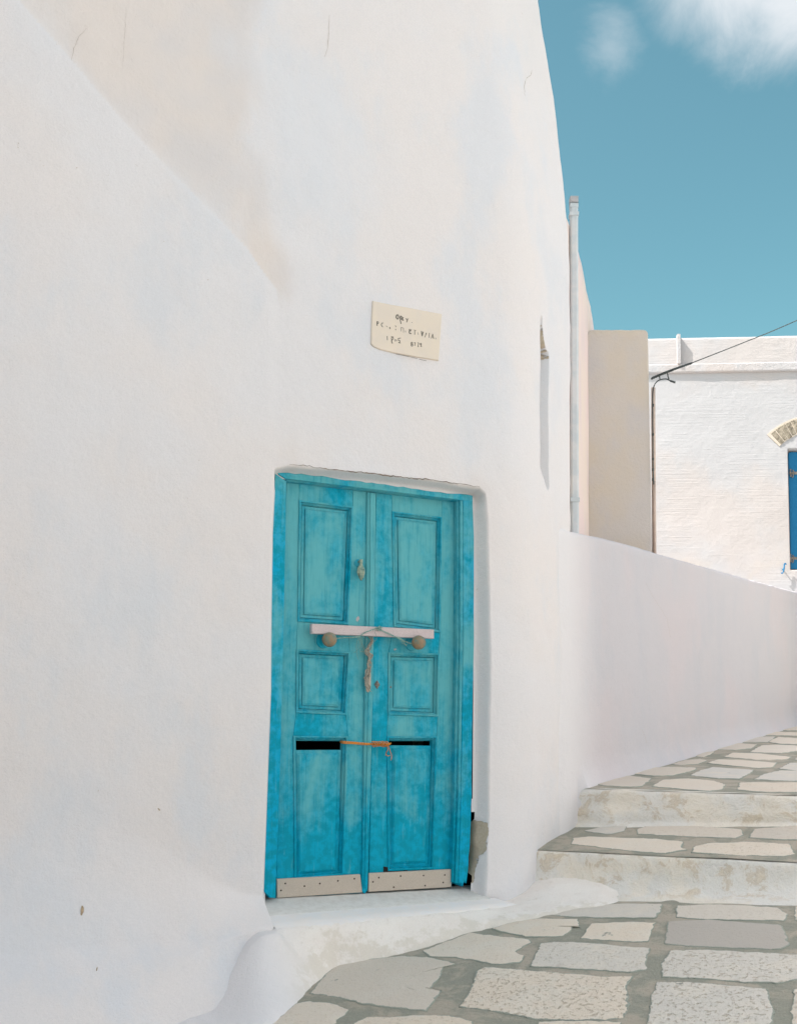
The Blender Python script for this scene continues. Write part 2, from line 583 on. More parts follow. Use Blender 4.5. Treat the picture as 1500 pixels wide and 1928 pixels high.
def inside(px, py, poly):
    px, py = np.asarray(px, float), np.asarray(py, float)
    r = np.zeros(px.shape, bool)
    n = len(poly)
    for i in range(n):
        x1, y1 = poly[i]
        x2, y2 = poly[(i + 1) % n]
        c = (y1 > py) != (y2 > py)
        with np.errstate(divide='ignore', invalid='ignore'):
            xx = (x2 - x1) * (py - y1) / (y2 - y1 + 1e-12) + x1
        r ^= c & (px < xx)
    return r


def seg_dist(px, py, poly, closed=True):
    px, py = np.asarray(px, float), np.asarray(py, float)
    best = np.full(px.shape, 1e9)
    n = len(poly)
    for i in range(n if closed else n - 1):
        x1, y1 = poly[i]
        x2, y2 = poly[(i + 1) % n]
        dx, dy = x2 - x1, y2 - y1
        t = np.clip(((px - x1) * dx + (py - y1) * dy) / (dx * dx + dy * dy + 1e-12), 0, 1)
        best = np.minimum(best, np.hypot(px - x1 - t * dx, py - y1 - t * dy))
    return best


def sdf(px, py, poly):
    d = seg_dist(px, py, poly)
    return np.where(inside(px, py, poly), -d, d)


def offset2d(poly, d):
    """inward offset of a polygon (mitred), either winding"""
    n = len(poly)
    area = sum(poly[i][0] * poly[(i + 1) % n][1] - poly[(i + 1) % n][0] * poly[i][1] for i in range(n))
    sg = 1 if area > 0 else -1
    out = []
    for i in range(n):
        p0, p1, p2 = (np.array(poly[(i + k) % n], float) for k in (-1, 0, 1))
        e1 = (p1 - p0) / (np.linalg.norm(p1 - p0) + 1e-12)
        e2 = (p2 - p1) / (np.linalg.norm(p2 - p1) + 1e-12)
        n1 = np.array([-e1[1], e1[0]]) * sg
        n2 = np.array([-e2[1], e2[0]]) * sg
        mm = n1 + n2
        mm /= max(0.5, (mm @ mm) / 2)
        out.append(tuple(p1 + mm * d))
    return out


# ------------------------------------------------------------------ planes of the place
def plan(px, depth):
    """ground-plan point seen in pixel column px at that depth"""
    py = 1370 + ROLL * (px - 750)
    v = ray(px, py)
    return Vector((v.x, v.y)) * (depth / v.y)


va = ray(4940, 1427)
DA = Vector((va.x, va.y)).normalized()
NA = Vector((DA.y, -DA.x))                        # towards the street
PA = plan(700, 4.9)


def hit(px, py, P, n):
    """pixel ray against the vertical plane through plan point P with plan normal n"""
    v = ray(px, py)
    k = (P.x * n.x + P.y * n.y) / (v.x * n.x + v.y * n.y)
    return v * k


def hitA(px, py, wv=0.0):
    p = hit(px, py, PA + NA * wv, NA)
    return ((Vector((p.x, p.y)) - PA).dot(DA), p.z)


def posA(u, z, wv):
    q = PA + DA * u + NA * wv
    return Vector((q.x, q.y, z))


def pxA(px, py, wv):
    u, z = hitA(px, py, wv)
    return posA(u, z, wv)


# plan of the bending street wall: straight past the door, then a soft bend into the direction of the low wall
vb = ray(1950, 1386)
DB = Vector((vb.x, vb.y)).normalized()
NB = Vector((DB.y, -DB.x))
U1 = hitA(936, 1300)[0]
TH = math.acos(max(-1, min(1, DA.dot(DB))))
RB = 0.50
CB = PA + DA * U1 - NA * RB                        # centre of the bend
OB = CB + NB * RB                                  # where the low wall's line starts


def cross2(a, b_):
    return a.x * b_.y - a.y * b_.x


def lineB_s(px):
    d = plan(px, 1.0)
    # OB + s DB parallel to d
    return -cross2(OB, d) / cross2(DB, d)


def hitB(px, py, t=0.0):
    p = hit(px, py, OB + NB * t, NB)
    return ((Vector((p.x, p.y)) - OB).dot(DB), p.z)


def posB(s, t, z):
    q = OB + DB * s + NB * t
    return Vector((q.x, q.y, z))


def hit_step(px, py, s):
    """pixel ray against the vertical plane across the street at s: returns (t, z)"""
    p = hit(px, py, OB + DB * s, DB)
    return ((Vector((p.x, p.y)) - OB).dot(NB), p.z)


S_END = lineB_s(1074)


def line2(a, b_):
    (t1, z1), (t2, z2) = a, b_
    return lambda t: z1 + (z2 - z1) * (t - t1) / (t2 - t1)


S1, S2 = lineB_s(1010), lineB_s(1083)
zn1 = line2(hit_step(1057, 1604, S1), hit_step(1500, 1626, S1))       # first nosing
zb1 = line2(hit_step(1010, 1694, S1 - .16), hit_step(1500, 1705, S1 - .16))
zn2 = line2(hit_step(1083, 1485, S2), hit_step(1500, 1499, S2))       # second nosing
zb2 = line2(hit_step(1100, 1558, S2 - .05), hit_step(1500, 1557, S2 - .05))
sFar, zFar = hitB(1500, 1365)
slope2 = (zFar - zn2(0.0)) / (sFar - S2)


def g1(s, t):
    k = (s - S1) / (S2 - .05 - S1)
    return zn1(t) * (1 - k) + zb2(t) * k


def g2(s, t):
    return zn2(min(t, 4)) + slope2 * (s - S2)


# lower street: plane through the foot of the first step, falling towards the camera
_p1 = posB(S1 - .16, hit_step(1010, 1694, S1 - .16)[0], hit_step(1010, 1694, S1 - .16)[1])
_p2 = posB(S1 - .16, hit_step(1500, 1705, S1 - .16)[0], hit_step(1500, 1705, S1 - .16)[1])
_v = ray(1000, 1928)
_p3 = _v * (3.72 / _v.y)
_n = (_p2 - _p1).cross(_p3 - _p1)


def g0(x, y):
    return _p1.z - (_n.x * (x - _p1.x) + _n.y * (y - _p1.y)) / _n.z


def hit_plane3(px, py, P, n):
    v = ray(px, py)
    return v * (P.dot(n) / v.dot(n))


def hit_g0(px, py):
    return hit_plane3(px, py, _p1, _n)


def hit_surf(px, py, g, s0, t0):
    """pixel ray against z = g(s,t), locally planar"""
    p0 = posB(s0, t0, g(s0, t0))
    pa = posB(s0 + .2, t0, g(s0 + .2, t0))
    pb = posB(s0, t0 + .2, g(s0, t0 + .2))
    p = hit_plane3(px, py, p0, (pa - p0).cross(pb - p0))
    q = Vector((p.x, p.y)) - OB
    return q.dot(DB), q.dot(NB)


# ------------------------------------------------------------------ house with the blue door: plaster wall
house = thing('house', 'white plastered house with rounded corner and turquoise double door', 'house')

WF, WL = -0.070, -0.126                             # frame front and door leaf front, behind the wall face
HOLE_L = [(519, 884), (513, 1000), (511, 1150), (510, 1300), (505, 1430), (499, 1600), (496, 1675), (494, 1734)]
HOLE_R = [(914, 1708), (915, 1667), (917, 1605), (920, 1547), (922, 1254), (921, 1116), (918, 978), (912, 930)]
HOLE_T = [(903, 921), (800, 905), (700, 893), (600, 884), (545, 879)]
hole = [hitA(*p) for p in (HOLE_L + HOLE_R + HOLE_T)]
uL = hole[3][0]
uR = hitA(921, 1116)[0]
zT = hitA(700, 893)[1]
zS = hitA(690, 1682, WL)[1]                        # threshold height

# raking buttress that thickens the wall left of the door
BT = [(-700, -790), (37, 0), (131, 107), (233, 229), (345, 345), (467, 467), (522, 545), (530, 600), (528, 700), (524, 800), (519, 884)]
butt = [hitA(*p) for p in BT] + [hole[1], hole[4], hole[7], (uL, -2.5), (-4.2, -2.5), (-4.2, 6.0)]

ZBOT, ZTOP = -1.75, 5.6


def seg(*parts):
    a = np.concatenate([np.arange(lo, hi, st) for lo, hi, st in parts])
    a = np.unique(np.round(a, 5))
    return a[np.concatenate([[True], np.diff(a) > .003])]


uc = seg((-3.4, -2.0, .06), (-2.0, uL - .06, .014), (uL - .06, uL + .05, .006), (uL + .05, uR - .12, .02), (uR - .12, uR + .05, .006), (uR + .05, U1, .016))
arcL = RB * TH
uarc = np.linspace(0, arcL, 26)
RE = 0.10                                          # end corner
sB = np.linspace(0, S_END - RE * .22, 42)
aE = np.linspace(0, math.radians(25), 10)
back = np.linspace(0, 3.1, 8)
cols, nrm, uu, wE = [], [], [], []
for u in uc:
    cols.append(PA + DA * u); nrm.append(NA); uu.append(u)
for a in uarc[1:]:
    th = a / RB
    n2 = Vector((NA.x * math.cos(th) - NA.y * math.sin(th), NA.x * math.sin(th) + NA.y * math.cos(th)))
    cols.append(CB + n2 * RB); nrm.append(n2); uu.append(U1 + a)
for s in sB[1:]:
    cols.append(OB + DB * s); nrm.append(NB); uu.append(U1 + arcL + s)
CE = OB + DB * sB[-1] - NB * RE
for a in aE[1:]:
    n2 = Vector((NB.x * math.cos(a) - NB.y * math.sin(a), NB.x * math.sin(a) + NB.y * math.cos(a)))
    cols.append(CE + n2 * RE); nrm.append(n2); uu.append(U1 + arcL + sB[-1] + RE * a)
lastn = nrm[-1]
dback = Vector((-lastn.y, lastn.x))
endp = cols[-1]
for q in back[1:]:
    cols.append(endp + dback * q); nrm.append(lastn); uu.append(uu[-1] + (back[1] - back[0]))
uu = np.array(uu)
zc = seg((ZBOT, zS - .16, .025), (zS - .16, zS + .06, .007), (zS + .06, zT - .06, .016), (zT - .06, zT + .05, .006), (zT + .05, 3.95, .015), (3.95, ZTOP, .08))
zc = np.append(zc, ZTOP)
U, Z = np.meshgrid(uu, zc, indexing='ij')
cxy = np.array([(c.x, c.y) for c in cols])
nxy = np.array([(n.x, n.y) for n in nrm])

dh = sdf(U, Z, hole)
db = sdf(U, Z, butt)
lowz = np.zeros_like(U)
for i in range(U.shape[0]):
    for j in range(U.shape[1]):
        lowz[i, j] = 0.007 * nz3(U[i, j], Z[i, j], 1.3, 1.6) + 0.0038 * nz3(U[i, j], Z[i, j], 7.7, 6.0) + 0.0012 * nz3(U[i, j], Z[i, j], 3.7, 19.0)
plq = hitA(763, 620)
lowz *= 0.15 + 0.85 * smooth((np.maximum(np.abs(U - plq[0]) - .17, np.abs(Z - plq[1]) - .12)) / .1)
W = lowz.copy()
# buttress: crisp along its raking top, fading out towards the door
fade_w = 0.014 + 0.16 * smooth((U - hitA(440, 440)[0]) / 0.30)
W += 0.004 * smooth((-db + fade_w * .3) / fade_w) * smooth((uL + 0.02 - U) / 0.06 + 0.0)
# foot of the wall flares out left of the doorstep
lk = smooth((zS - .05 - Z) / .12)
left_m = smooth((uL + .012 + .11 * lk - U) / (0.024 + .22 * lk))
tl = smooth((uL - U) / 0.75)
fl = np.clip((zS + .035 + .34 * tl - Z) / (0.105 + .50 * tl), 0, 1)
W += left_m * (0.165 * fl ** (1.25 + .5 * tl) + 0.40 * np.clip((zS - .10 - Z) / .40, 0, 1.6) ** 1.4)
# right of the door a smaller flare
right_m = smooth((U - uR) / 0.10)
fr = np.clip((zS + .10 - Z) / 0.55, 0, 1)
W += right_m * 0.045 * fr ** 2
# door recess
chw = 0.034 - 0.020 * smooth((Z - zT + .12) / .06)
cht = np.clip((0.004 - dh) / chw, 0, 1)
W -= (0.079 + W * (dh < 0)) * (0.6 * cht + 0.4 * smooth(cht))
# little battered rise of the corner above the roofline of the neighbour
dz = np.interp(zc, [2.6, 2.78, 3.04, 3.31, 3.59, 3.78, 4.2, 4.8, 5.6], [0, .006, .032, .072, .112, .150, .23, .36, .55])
sh = smooth((uu - (U1 - .9)) / 1.1)

# slit window in the bend
nL, nR = 1017.5, 1040.0


def u_of_px(px, py):
    for k in range(len(cols)):
        v = ray(px, py)
        if cross2(cols[k], Vector((v.x, v.y))) >= 0:
            return uu[k]
    return uu[-1]


niche_px = [(1017.5, 622), (1030, 640), (1039, 668), (1040, 700), (1037, 905), (1035, 921), (1017, 882), (1016, 760)]


def col_depth(u):
    k = int(np.argmin(np.abs(uu - u)))
    return cols[k].y


def niche_pt(px, py):
    # widen to the right face that is seen past the near edge
    u = u_of_px(px, py)
    d = col_depth(u)
    v = ray(px, py)
    return (u, v.z * d / v.y)


nu0 = u_of_px(1017.5, 760)
n_top = niche_pt(1018, 600)[1]
n_topr = niche_pt(1030, 668)[1]
n_bot = niche_pt(1018, 880)[1]
n_botr = niche_pt(1034, 922)[1]
nw = 0.088
niche = [(nu0, n_bot), (nu0, n_top), (nu0 + .03, n_topr + .03), (nu0 + nw, n_topr), (nu0 + nw, n_botr)]
dn = sdf(U, Z, niche)
W -= 0.24 * smooth((0.004 - dn) / 0.010)
gap = [hitA(*p, -.079) for p in [(880, 1540), (892, 1538), (893, 1560), (891, 1590), (894, 1606), (890, 1630), (887, 1650), (880, 1655)]]
W -= 0.22 * smooth((0.003 - sdf(U, Z, gap)) / 0.006) * (dh < -.003)

V = np.zeros(U.shape + (3,))
V[..., 0] = cxy[:, None, 0] + nxy[:, None, 0] * W - DA.x * dz[None, :] * sh[:, None]
V[..., 1] = cxy[:, None, 1] + nxy[:, None, 1] * W - DA.y * dz[None, :] * sh[:, None]
V[..., 2] = Z
nu_, nz_ = U.shape
lim = np.where((U > uR - .12) & (Z > zS + .36) & (Z < zT - .1), -.046, -.033)[:-1, :-1]
keep = ~((dh[:-1, :-1] < lim) & (dh[1:, 1:] < lim) & (dh[1:, :-1] < lim) & (dh[:-1, 1:] < lim))
idx = np.arange(nu_ * nz_).reshape(nu_, nz_)
F4 = np.stack([idx[:-1, :-1], idx[1:, :-1], idx[1:, 1:], idx[:-1, 1:]], -1)[keep]

# weathering masks on the wall (bare beige render showing high on the left, bluish veil beside it)
st_poly = [hitA(*p) for p in [(-20, -80), (131, 107), (233, 229), (345, 345), (467, 467), (525, 548), (512, 480), (505, 400), (485, 330), (450, 260), (470, 150), (455, 60), (520, -80)]]
dst = sdf(U, Z, st_poly)
stain = 0.95 * smooth((0.20 - dst) / 0.32) * (0.58 + 0.42 * smooth((Z - hitA(505, 500)[1] + .1) / .8))
for (px, py, r, a) in [(610, 90, .10, .35), (690, 200, .10, .22), (505, 500, .12, .5), (540, 860, .10, .5), (905, 930, .08, .6), (880, 905, .10, .35), (470, 560, .18, .15), (700, 860, .3, .12)]:
    q = hitA(px, py)
    stain += a * np.exp(-((U - q[0]) ** 2 + (Z - q[1]) ** 2) / (r * r))
stain *= (dh > -0.02) * 1.0
stain *= 1 - smooth((-db - 0.0) / 0.016) * (Z > zT) * 0.95
veil = np.zeros_like(U)
for (px, py, r, a) in [(540, 150, .30, .55), (600, 330, .3, .4), (90, 20, .25, .5), (420, 80, .12, .5), (760, 350, .5, .25)]:
    q = hitA(px, py)
    veil += a * np.exp(-((U - q[0]) ** 2 / (r * r) + (Z - q[1]) ** 2 / (r * r * 2.2)))
bare_poly = [hitA(*p) for p in [(880, 1536), (921, 1550), (919, 1600), (912, 1615), (905, 1668), (880, 1668)]]
bare = 0.85 * smooth((0.012 - sdf(U, Z, bare_poly)) / 0.025)
bare += 0.8 * smooth((0.02 - sdf(U, Z, [(nu0, n_topr - .015), (nu0, n_top - .02), (nu0 + .05, n_topr + .02), (nu0 + nw + .01, n_topr - .01)])) / 0.02)
wall = mesh_obj('wall', V.reshape(-1, 3), F4, M_WALL, house, True,
                {'stain': stain.ravel(), 'veil': veil.ravel(), 'bare': bare.ravel()})

# roof and hidden back close the house so that its inside stays dark
topring = [V[i, -1] for i in range(0, nu_, 3)] + [V[-1, -1]]
bk = [Vector((-2.4, 8.6, ZTOP)), Vector((-3.6, 5.0, ZTOP))]
mb = MB()
mb.add(topring + bk, [tuple(range(len(topring) + 2))])
mb.build('roof', M_SIDE, house)
e = V[-1, -1]
s0 = V[0, -1]
mb = MB()
bl = [Vector((e[0], e[1], 0)), Vector((-2.4, 8.6, 0)), Vector((-3.6, 5.0, 0)), Vector((s0[0], s0[1], 0))]
for a, b_ in zip(bl[:-1], bl[1:]):
    mb.add([(a.x, a.y, ZBOT), (b_.x, b_.y, ZBOT), (b_.x, b_.y, ZTOP), (a.x, a.y, ZTOP)], [(0, 1, 2, 3)])
mb.build('rear_wall', M_SIDE, house)
# box behind the door, its unlit darkness put into the colour
mb = MB()
rw0, rw1 = WL - .10, WL - 0.9
us = (uL - .15, uR + .15)
zs = (zS - .2, zT + .2)
P8 = [posA(u, z, wv) for wv in (rw0, rw1) for u, z in ((us[0], zs[0]), (us[1], zs[0]), (us[1], zs[1]), (us[0], zs[1]))]
mb.add(P8, [(4, 5, 6, 7), (0, 1, 5, 4), (1, 2, 6, 5), (2, 3, 7, 6), (3, 0, 4, 7)])
mb.build('painted_dark_box', M_DARK, house)


# cracks in the plaster
def wall_w(u, z):
    i = min(max(int(np.searchsorted(uu, u)), 0), nu_ - 1)
    j = min(max(int(np.searchsorted(zc, z)), 0), nz_ - 1)
    return V[i, j], nxy[i]


def crack_on_A(pts, wd, m, jit=1.2, parent=house):
    fine = []
    for (x1, y1), (x2, y2) in zip(pts[:-1], pts[1:]):
        n = max(2, int(math.hypot(x2 - x1, y2 - y1) / 5))
        for k in range(n):
            t = k / n
            fine.append((x1 + (x2 - x1) * t + random.uniform(-jit, jit) * .5, y1 + (y2 - y1) * t + random.uniform(-jit, jit)))
    fine.append(pts[-1])
    vs, fs = [], []
    n = len(fine)
    for k, (px, py) in enumerate(fine):
        u, z = hitA(px, py)
        wv = wd * (0.35 + 0.65 * math.sin(math.pi * (k + .5) / n)) * random.uniform(0.5, 1.4)
        p, nn = wall_w(u, z)
        wofs = (Vector((p[0], p[1])) - PA).dot(NA) + 0.004
        u, z = hitA(px, py, wofs)
        a = fine[max(0, k - 1)]
        c = fine[min(n - 1, k + 1)]
        dx, dy = c[0] - a[0], -(c[1] - a[1])
        ln = math.hypot(dx, dy) + 1e-9
        ox, oz = -dy / ln * wv, dx / ln * wv
        vs += [posA(u + ox, z + oz, wofs), posA(u - ox, z - oz, wofs)]
        if k:
            q = 2 * k
            fs.append((q - 2, q - 1, q + 1, q))
    return mesh_obj('crack', vs, fs, m, parent)


crack_on_A([(545, 875), (583, 877), (597, 881), (640, 886), (700, 891), (760, 899), (800, 902), (850, 909), (903, 917)], 0.0022, M_CRACK)
crack_on_A([(163, 52), (146, 72), (139, 92), (134, 113)], 0.0010, M_HAIR)
crack_on_A([(620, 26), (619, 60), (617, 88), (611, 106)], 0.0010, M_HAIR)
crack_on_A([(238, 10), (235, 60), (231, 130)], 0.0005, M_HAIR)


# the same for the bending part of the wall: find the grid point seen at a pixel
RT = np.array(ROT.transposed())
VL = V.reshape(-1, 3) @ RT.T
VPX = PX0 + F * VL[:, 0] / -VL[:, 2]
VPY = PY0 - F * VL[:, 1] / -VL[:, 2]
front = np.zeros((nu_, nz_), bool)
front[:len(uc) + len(uarc) + len(sB), :] = True
front = front.ravel()


def seen(px, py):
    d = (VPX - px) ** 2 + (VPY - py) ** 2 + (~front) * 1e9
    k = int(np.argmin(d))
    v = ray(px, py)
    return v * (V.reshape(-1, 3)[k, 1] / v.y - .004 / v.y)


def mark(pts, wd, m, name='crack'):
    vs, fs = [], []
    P = smooth_line(pts, 4)
    n = len(P)
    for k, p in enumerate(P):
        q = seen(p[0] + random.uniform(-.6, .6), p[1])
        ww = wd * (.3 + .7 * math.sin(math.pi * (k + .5) / n))
        vs += [q + Vector((ww * .95, ww * .3, 0)), q - Vector((ww * .95, ww * .3, 0))]
        if k:
            fs.append((2 * k - 2, 2 * k - 1, 2 * k + 1, 2 * k))
    return mesh_obj(name, vs, fs, m, house)


mark([(1002, 127), (1000, 138), (996, 143), (990, 148), (987, 162), (988, 180)], .0016, M_HAIR)
M_CHIP = mat_flat('bare_plaster_chip', lin(190, 168, 140), lin(160, 140, 116), 60)
mark([(155, 1706), (155, 1714), (153, 1724)], .006, M_CHIP, 'plaster_chip')
mark([(183, 1821), (182, 1829)], .0022, M_CHIP, 'plaster_chip')
mark([(298, 1522), (301, 1527)], .003, M_CHIP, 'plaster_chip')
mark([(1013, 1612), (1016, 1628), (1020, 1640)], .003, M_CHIP, 'plaster_chip')


# ------------------------------------------------------------------ door
def prism(mb, poly_px, wf, th, bev=0.003, jag=0.0):
    poly = [hitA(px, py, wf) for px, py in poly_px]
    if jag:
        poly = [(u + random.uniform(-jag, jag), z + random.uniform(-jag, jag)) for u, z in poly]
    ins = offset2d(poly, bev)
    mb.rings([[posA(u, z, wf - th) for u, z in poly], [posA(u, z, wf - bev) for u, z in poly], [posA(u, z, wf) for u, z in ins]])
    return mb


def wavy(pts, n, amp):
    out = []
    for (x1, y1), (x2, y2) in zip(pts[:-1], pts[1:]):
        for k in range(n):
            t = k / n
            out.append((x1 + (x2 - x1) * t + random.uniform(-amp, amp), y1 + (y2 - y1) * t))
    out.append(pts[-1])
    return out


frame = thing('door_frame', None, None)
frame.parent = house
post_l = wavy([(519, 892), (512, 960), (509, 1050), (508, 1150), (507, 1300), (502, 1420), (498, 1520), (494, 1600), (492, 1655), (497, 1680), (508, 1691)], 4, 0.9)
mb = MB()
prism(mb, post_l + [(519, 1692), (520, 1655), (528, 1440), (535, 1150), (538, 1000), (539, 906)], WF, 0.12)
mb.build('post', M_FRAME, frame)
mb = MB()
post_r = wavy([(890, 934), (892, 1010), (892, 1200), (890, 1350), (888, 1500), (885, 1590), (881, 1640), (878, 1664)], 4, 0.7)
prism(mb, [(872, 942), (890, 934)] + post_r[1:] + [(874, 1660), (871, 1670), (867, 1662), (864, 1667), (863, 1660), (868, 1500), (872, 1200)], WF, 0.12)
mb.build('post', M_FRAME, frame)
mb = MB()
prism(mb, [(860, 943), (866.5, 943), (867, 1200), (863, 1500), (858, 1662), (851, 1662), (855, 1500), (860, 1200)], WF - .022, 0.10)
prism(mb, [(866, 942), (872.5, 942), (872.5, 1200), (868.5, 1500), (863.5, 1664), (857, 1664), (862.5, 1500), (866.5, 1200)], WF - .006, 0.11)
mb.build('door_stop', M_PAINT, frame)
mb = MB()
top_l = wavy([(519, 891), (580, 895), (650, 905), (700, 911), (760, 919), (830, 929), (890, 935)], 5, 0.0)
top_l = [(x, y - 2 + random.uniform(-1.2, 1.0)) for x, y in top_l]
prism(mb, top_l + [(888, 944), (872, 942), (700, 921), (538, 901)], WF + .002, 0.12)
prism(mb, [(538, 899), (700, 919), (872, 940), (872, 944.5), (700, 924), (538, 905)], WF - .02, 0.08)
mb.build('head', M_FRAME, frame)


def quad_rings(mb, quad_px, prof, wref, cap=True):
    q = [hitA(px, py, wref) for px, py in quad_px]
    rings = []
    for ins, dw in prof:
        qq = offset2d(q, ins)
        rings.append([posA(u, z, wref + dw) for u, z in qq])
    mb.rings(rings, False, cap)
    return q


MOULD = [(-.004, -.012), (-.0015, -.012), (-.0008, .005), (.004, .007), (.008, .004), (.0085, -.006), (.0135, -.004), (.018, -.014), (.0185, -.030), (.022, -.030)]
FIELD = [(.0205, -.040), (.0208, -.017), (.033, -.017), (.0335, -.020), (.0355, -.020), (.036, -.011), (.046, -.0065), (.048, -.0060)]


def leaf(corner, ops, slot_panel, slot_h):
    TL, TR, BR, BL = corner
    lf = thing('door_leaf', None, None)
    lf.parent = house

    def lerp(a, b_, t):
        return (a[0] + (b_[0] - a[0]) * t, a[1] + (b_[1] - a[1]) * t)
    o1, o2, o3 = ops
    left_in = [o1[0], o1[3], o2[0], o2[3], o3[0], o3[3]]
    right_in = [o1[1], o1[2], o2[1], o2[2], o3[1], o3[2]]
    tl_in = (o1[0][0], TL[1] + (o1[0][0] - TL[0]) * (TR[1] - TL[1]) / (TR[0] - TL[0]))
    tr_in = (o1[1][0], TL[1] + (o1[1][0] - TL[0]) * (TR[1] - TL[1]) / (TR[0] - TL[0]))
    bl_in = (o3[3][0], BL[1] + (o3[3][0] - BL[0]) * (BR[1] - BL[1]) / (BR[0] - BL[0]))
    br_in = (o3[2][0], BL[1] + (o3[2][0] - BL[0]) * (BR[1] - BL[1]) / (BR[0] - BL[0]))
    for poly in ([TL, tl_in] + left_in + [bl_in, BL], [tr_in, TR, BR, br_in] + right_in[::-1]):
        mb = MB()
        prism(mb, poly, WL, 0.04, 0.0022)
        mb.build('stile', M_PAINT, lf)
    for poly in ([tl_in, tr_in, o1[1], o1[0]], [o1[3], o1[2], o2[1], o2[0]], [o2[3], o2[2], o3[1], o3[0]], [o3[3], o3[2], br_in, bl_in]):
        mb = MB()
        prism(mb, poly, WL - .001, 0.04, 0.0022)
        mb.build('rail', M_PAINT, lf)
    for k, o in enumerate(ops):
        mb = MB()
        quad_rings(mb, o, MOULD, WL, False)
        mb.build('moulding', M_PAINT, lf)
        mb = MB()
        quad_rings(mb, o if k < 2 else slot_panel, FIELD if k < 2 else [(0.0, -.05), (0.0, -.018), (.012, -.017), (.016, -.013), (.024, -.008), (.026, -.007)], WL)
        mb.build('panel', M_PAINT, lf)
    return lf


lf1 = leaf([(539, 906), (692, 926), (681, 1682), (519, 1692)],
           [[(563, 942), (664, 954), (655, 1176), (560, 1170)],
            [(558, 1223), (658, 1228), (651, 1346), (557, 1342)],
            [(552, 1386), (654, 1387), (646, 1648), (554, 1655)]],
           [(555, 1413), (645, 1412.5), (639, 1647), (557, 1653)], 20)
lf2 = leaf([(708, 927), (861, 943), (851, 1668), (694, 1678)],
           [[(738, 963), (831, 974), (828, 1191), (741, 1180)],
            [(731, 1229), (826, 1231), (824, 1349), (730, 1346)],
            [(728, 1387), (822, 1387), (815, 1636), (730, 1640)]],
           [(736, 1404), (814, 1404.5), (810, 1631), (734, 1634)], 10)

# centre strip covering the meeting edge
mb = MB()
prism(mb, wavy([(692, 926), (690, 1150), (686, 1400), (681, 1678)], 3, 0.3) + [(687, 1684), (693, 1676)] + wavy([(700, 1400), (705, 1150), (708, 928)], 3, 0.3), WL + .014, 0.02, .004)
prism(mb, [(697, 927), (695.5, 1150), (691.5, 1400), (686, 1672), (689, 1672), (695, 1400), (699.5, 1150), (702, 927)], WL + .021, 0.012, .0035)
astr = mb.build('astragal', M_PAINT, lf2)


def plate(poly, nails, lf):
    mb = MB()
    prism(mb, poly, WL + .019, 0.016, .002)
    mb.build('kick_plate', M_KICK, lf)
    for px, py in nails:
        u, z = hitA(px, py, WL + .019)
        mb = MB()
        mb.lathe(posA(u, z, WL + .0175), (NA.x, NA.y, 0), [(.0042, 0), (.0042, .0022), (.002, .003)], 8)
        mb.build('nail', M_NAIL, lf)


plate([(521, 1656), (678, 1647), (682, 1681), (522, 1691.5)], [(537, 1664), (529, 1677), (573, 1669), (602, 1664), (636, 1659), (667, 1655)], lf1)
plate([(695, 1645), (849, 1637.5), (850, 1671), (694, 1680)], [(702, 1661), (713, 1653), (754, 1650), (797, 1649), (837, 1648), (834, 1662), (741, 1671), (800, 1668)], lf2)

# broken bottom rail above the right kick plate: gap shade painted as dark patch
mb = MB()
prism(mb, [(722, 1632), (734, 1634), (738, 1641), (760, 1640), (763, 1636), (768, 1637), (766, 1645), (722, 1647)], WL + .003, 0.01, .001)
mb.build('painted_gap_shade', M_DARK, lf2)


def knob(px, py, lf, depth):
    mb = MB()
    u, z = hitA(px, py, WL + depth)
    o = posA(u, z, WL)
    ax = (NA.x, NA.y, 0)
    mb.lathe(o, ax, [(.034, -.002), (.036, .003), (.033, .008), (.022, .012), (.012, .016), (.011, .04)], 20)
    mb.build('rose', M_PAINT, lf)
    mb = MB()
    prof = []
    for k in range(13):
        a = -math.pi * .42 + (math.pi * .92) * k / 12
        prof.append((max(.001, .0345 * math.cos(a)), depth + .031 * math.sin(a)))
    mb.lathe(o, ax, [(.013, .03)] + prof, 24)
    mb.build('knob', M_KNOB, lf, True)
    return o


k1 = knob(620, 1204.5, lf1, .078)
k2 = knob(788, 1210, lf2, .078)

# hand-shaped knocker
mb = MB()
u, z = hitA(673.5, 1061, WL)
mb.lathe(posA(u, z, WL), (NA.x, NA.y, 0), [(.019, -.001), (.020, .004), (.014, .009), (.006, .012)], 18)
mb.build('knocker_rose', M_PAINT, lf1)
mb = MB()
u, z = hitA(679.5, 1056, WL + .03)
top = posA(u, z, WL + .03)
mb.tube([posA(u - .004, z - .004, WL + .005), posA(u - .001, z, WL + .025), top], [.006, .006, .006], 8)
dn_ = [(0, .0085, .009), (.010, .009, .010), (.018, .0075, .009), (.026, .0085, .009), (.034, .013, .012), (.046, .0175, .015), (.058, .0185, .016), (.070, .0155, .014), (.082, .0105, .011), (.092, .006, .007), (.097, .0025, .003)]
rings = []
for dd, ru, rw in dn_:
    c = top + Vector((0, 0, .006 - dd))
    rings.append([c + ru * math.cos(q) * Vector((DA.x, DA.y, 0)) + rw * math.sin(q) * Vector((NA.x, NA.y, 0)) for q in [2 * math.pi * k / 14 for k in range(14)]])
mb.rings(rings, True, True)
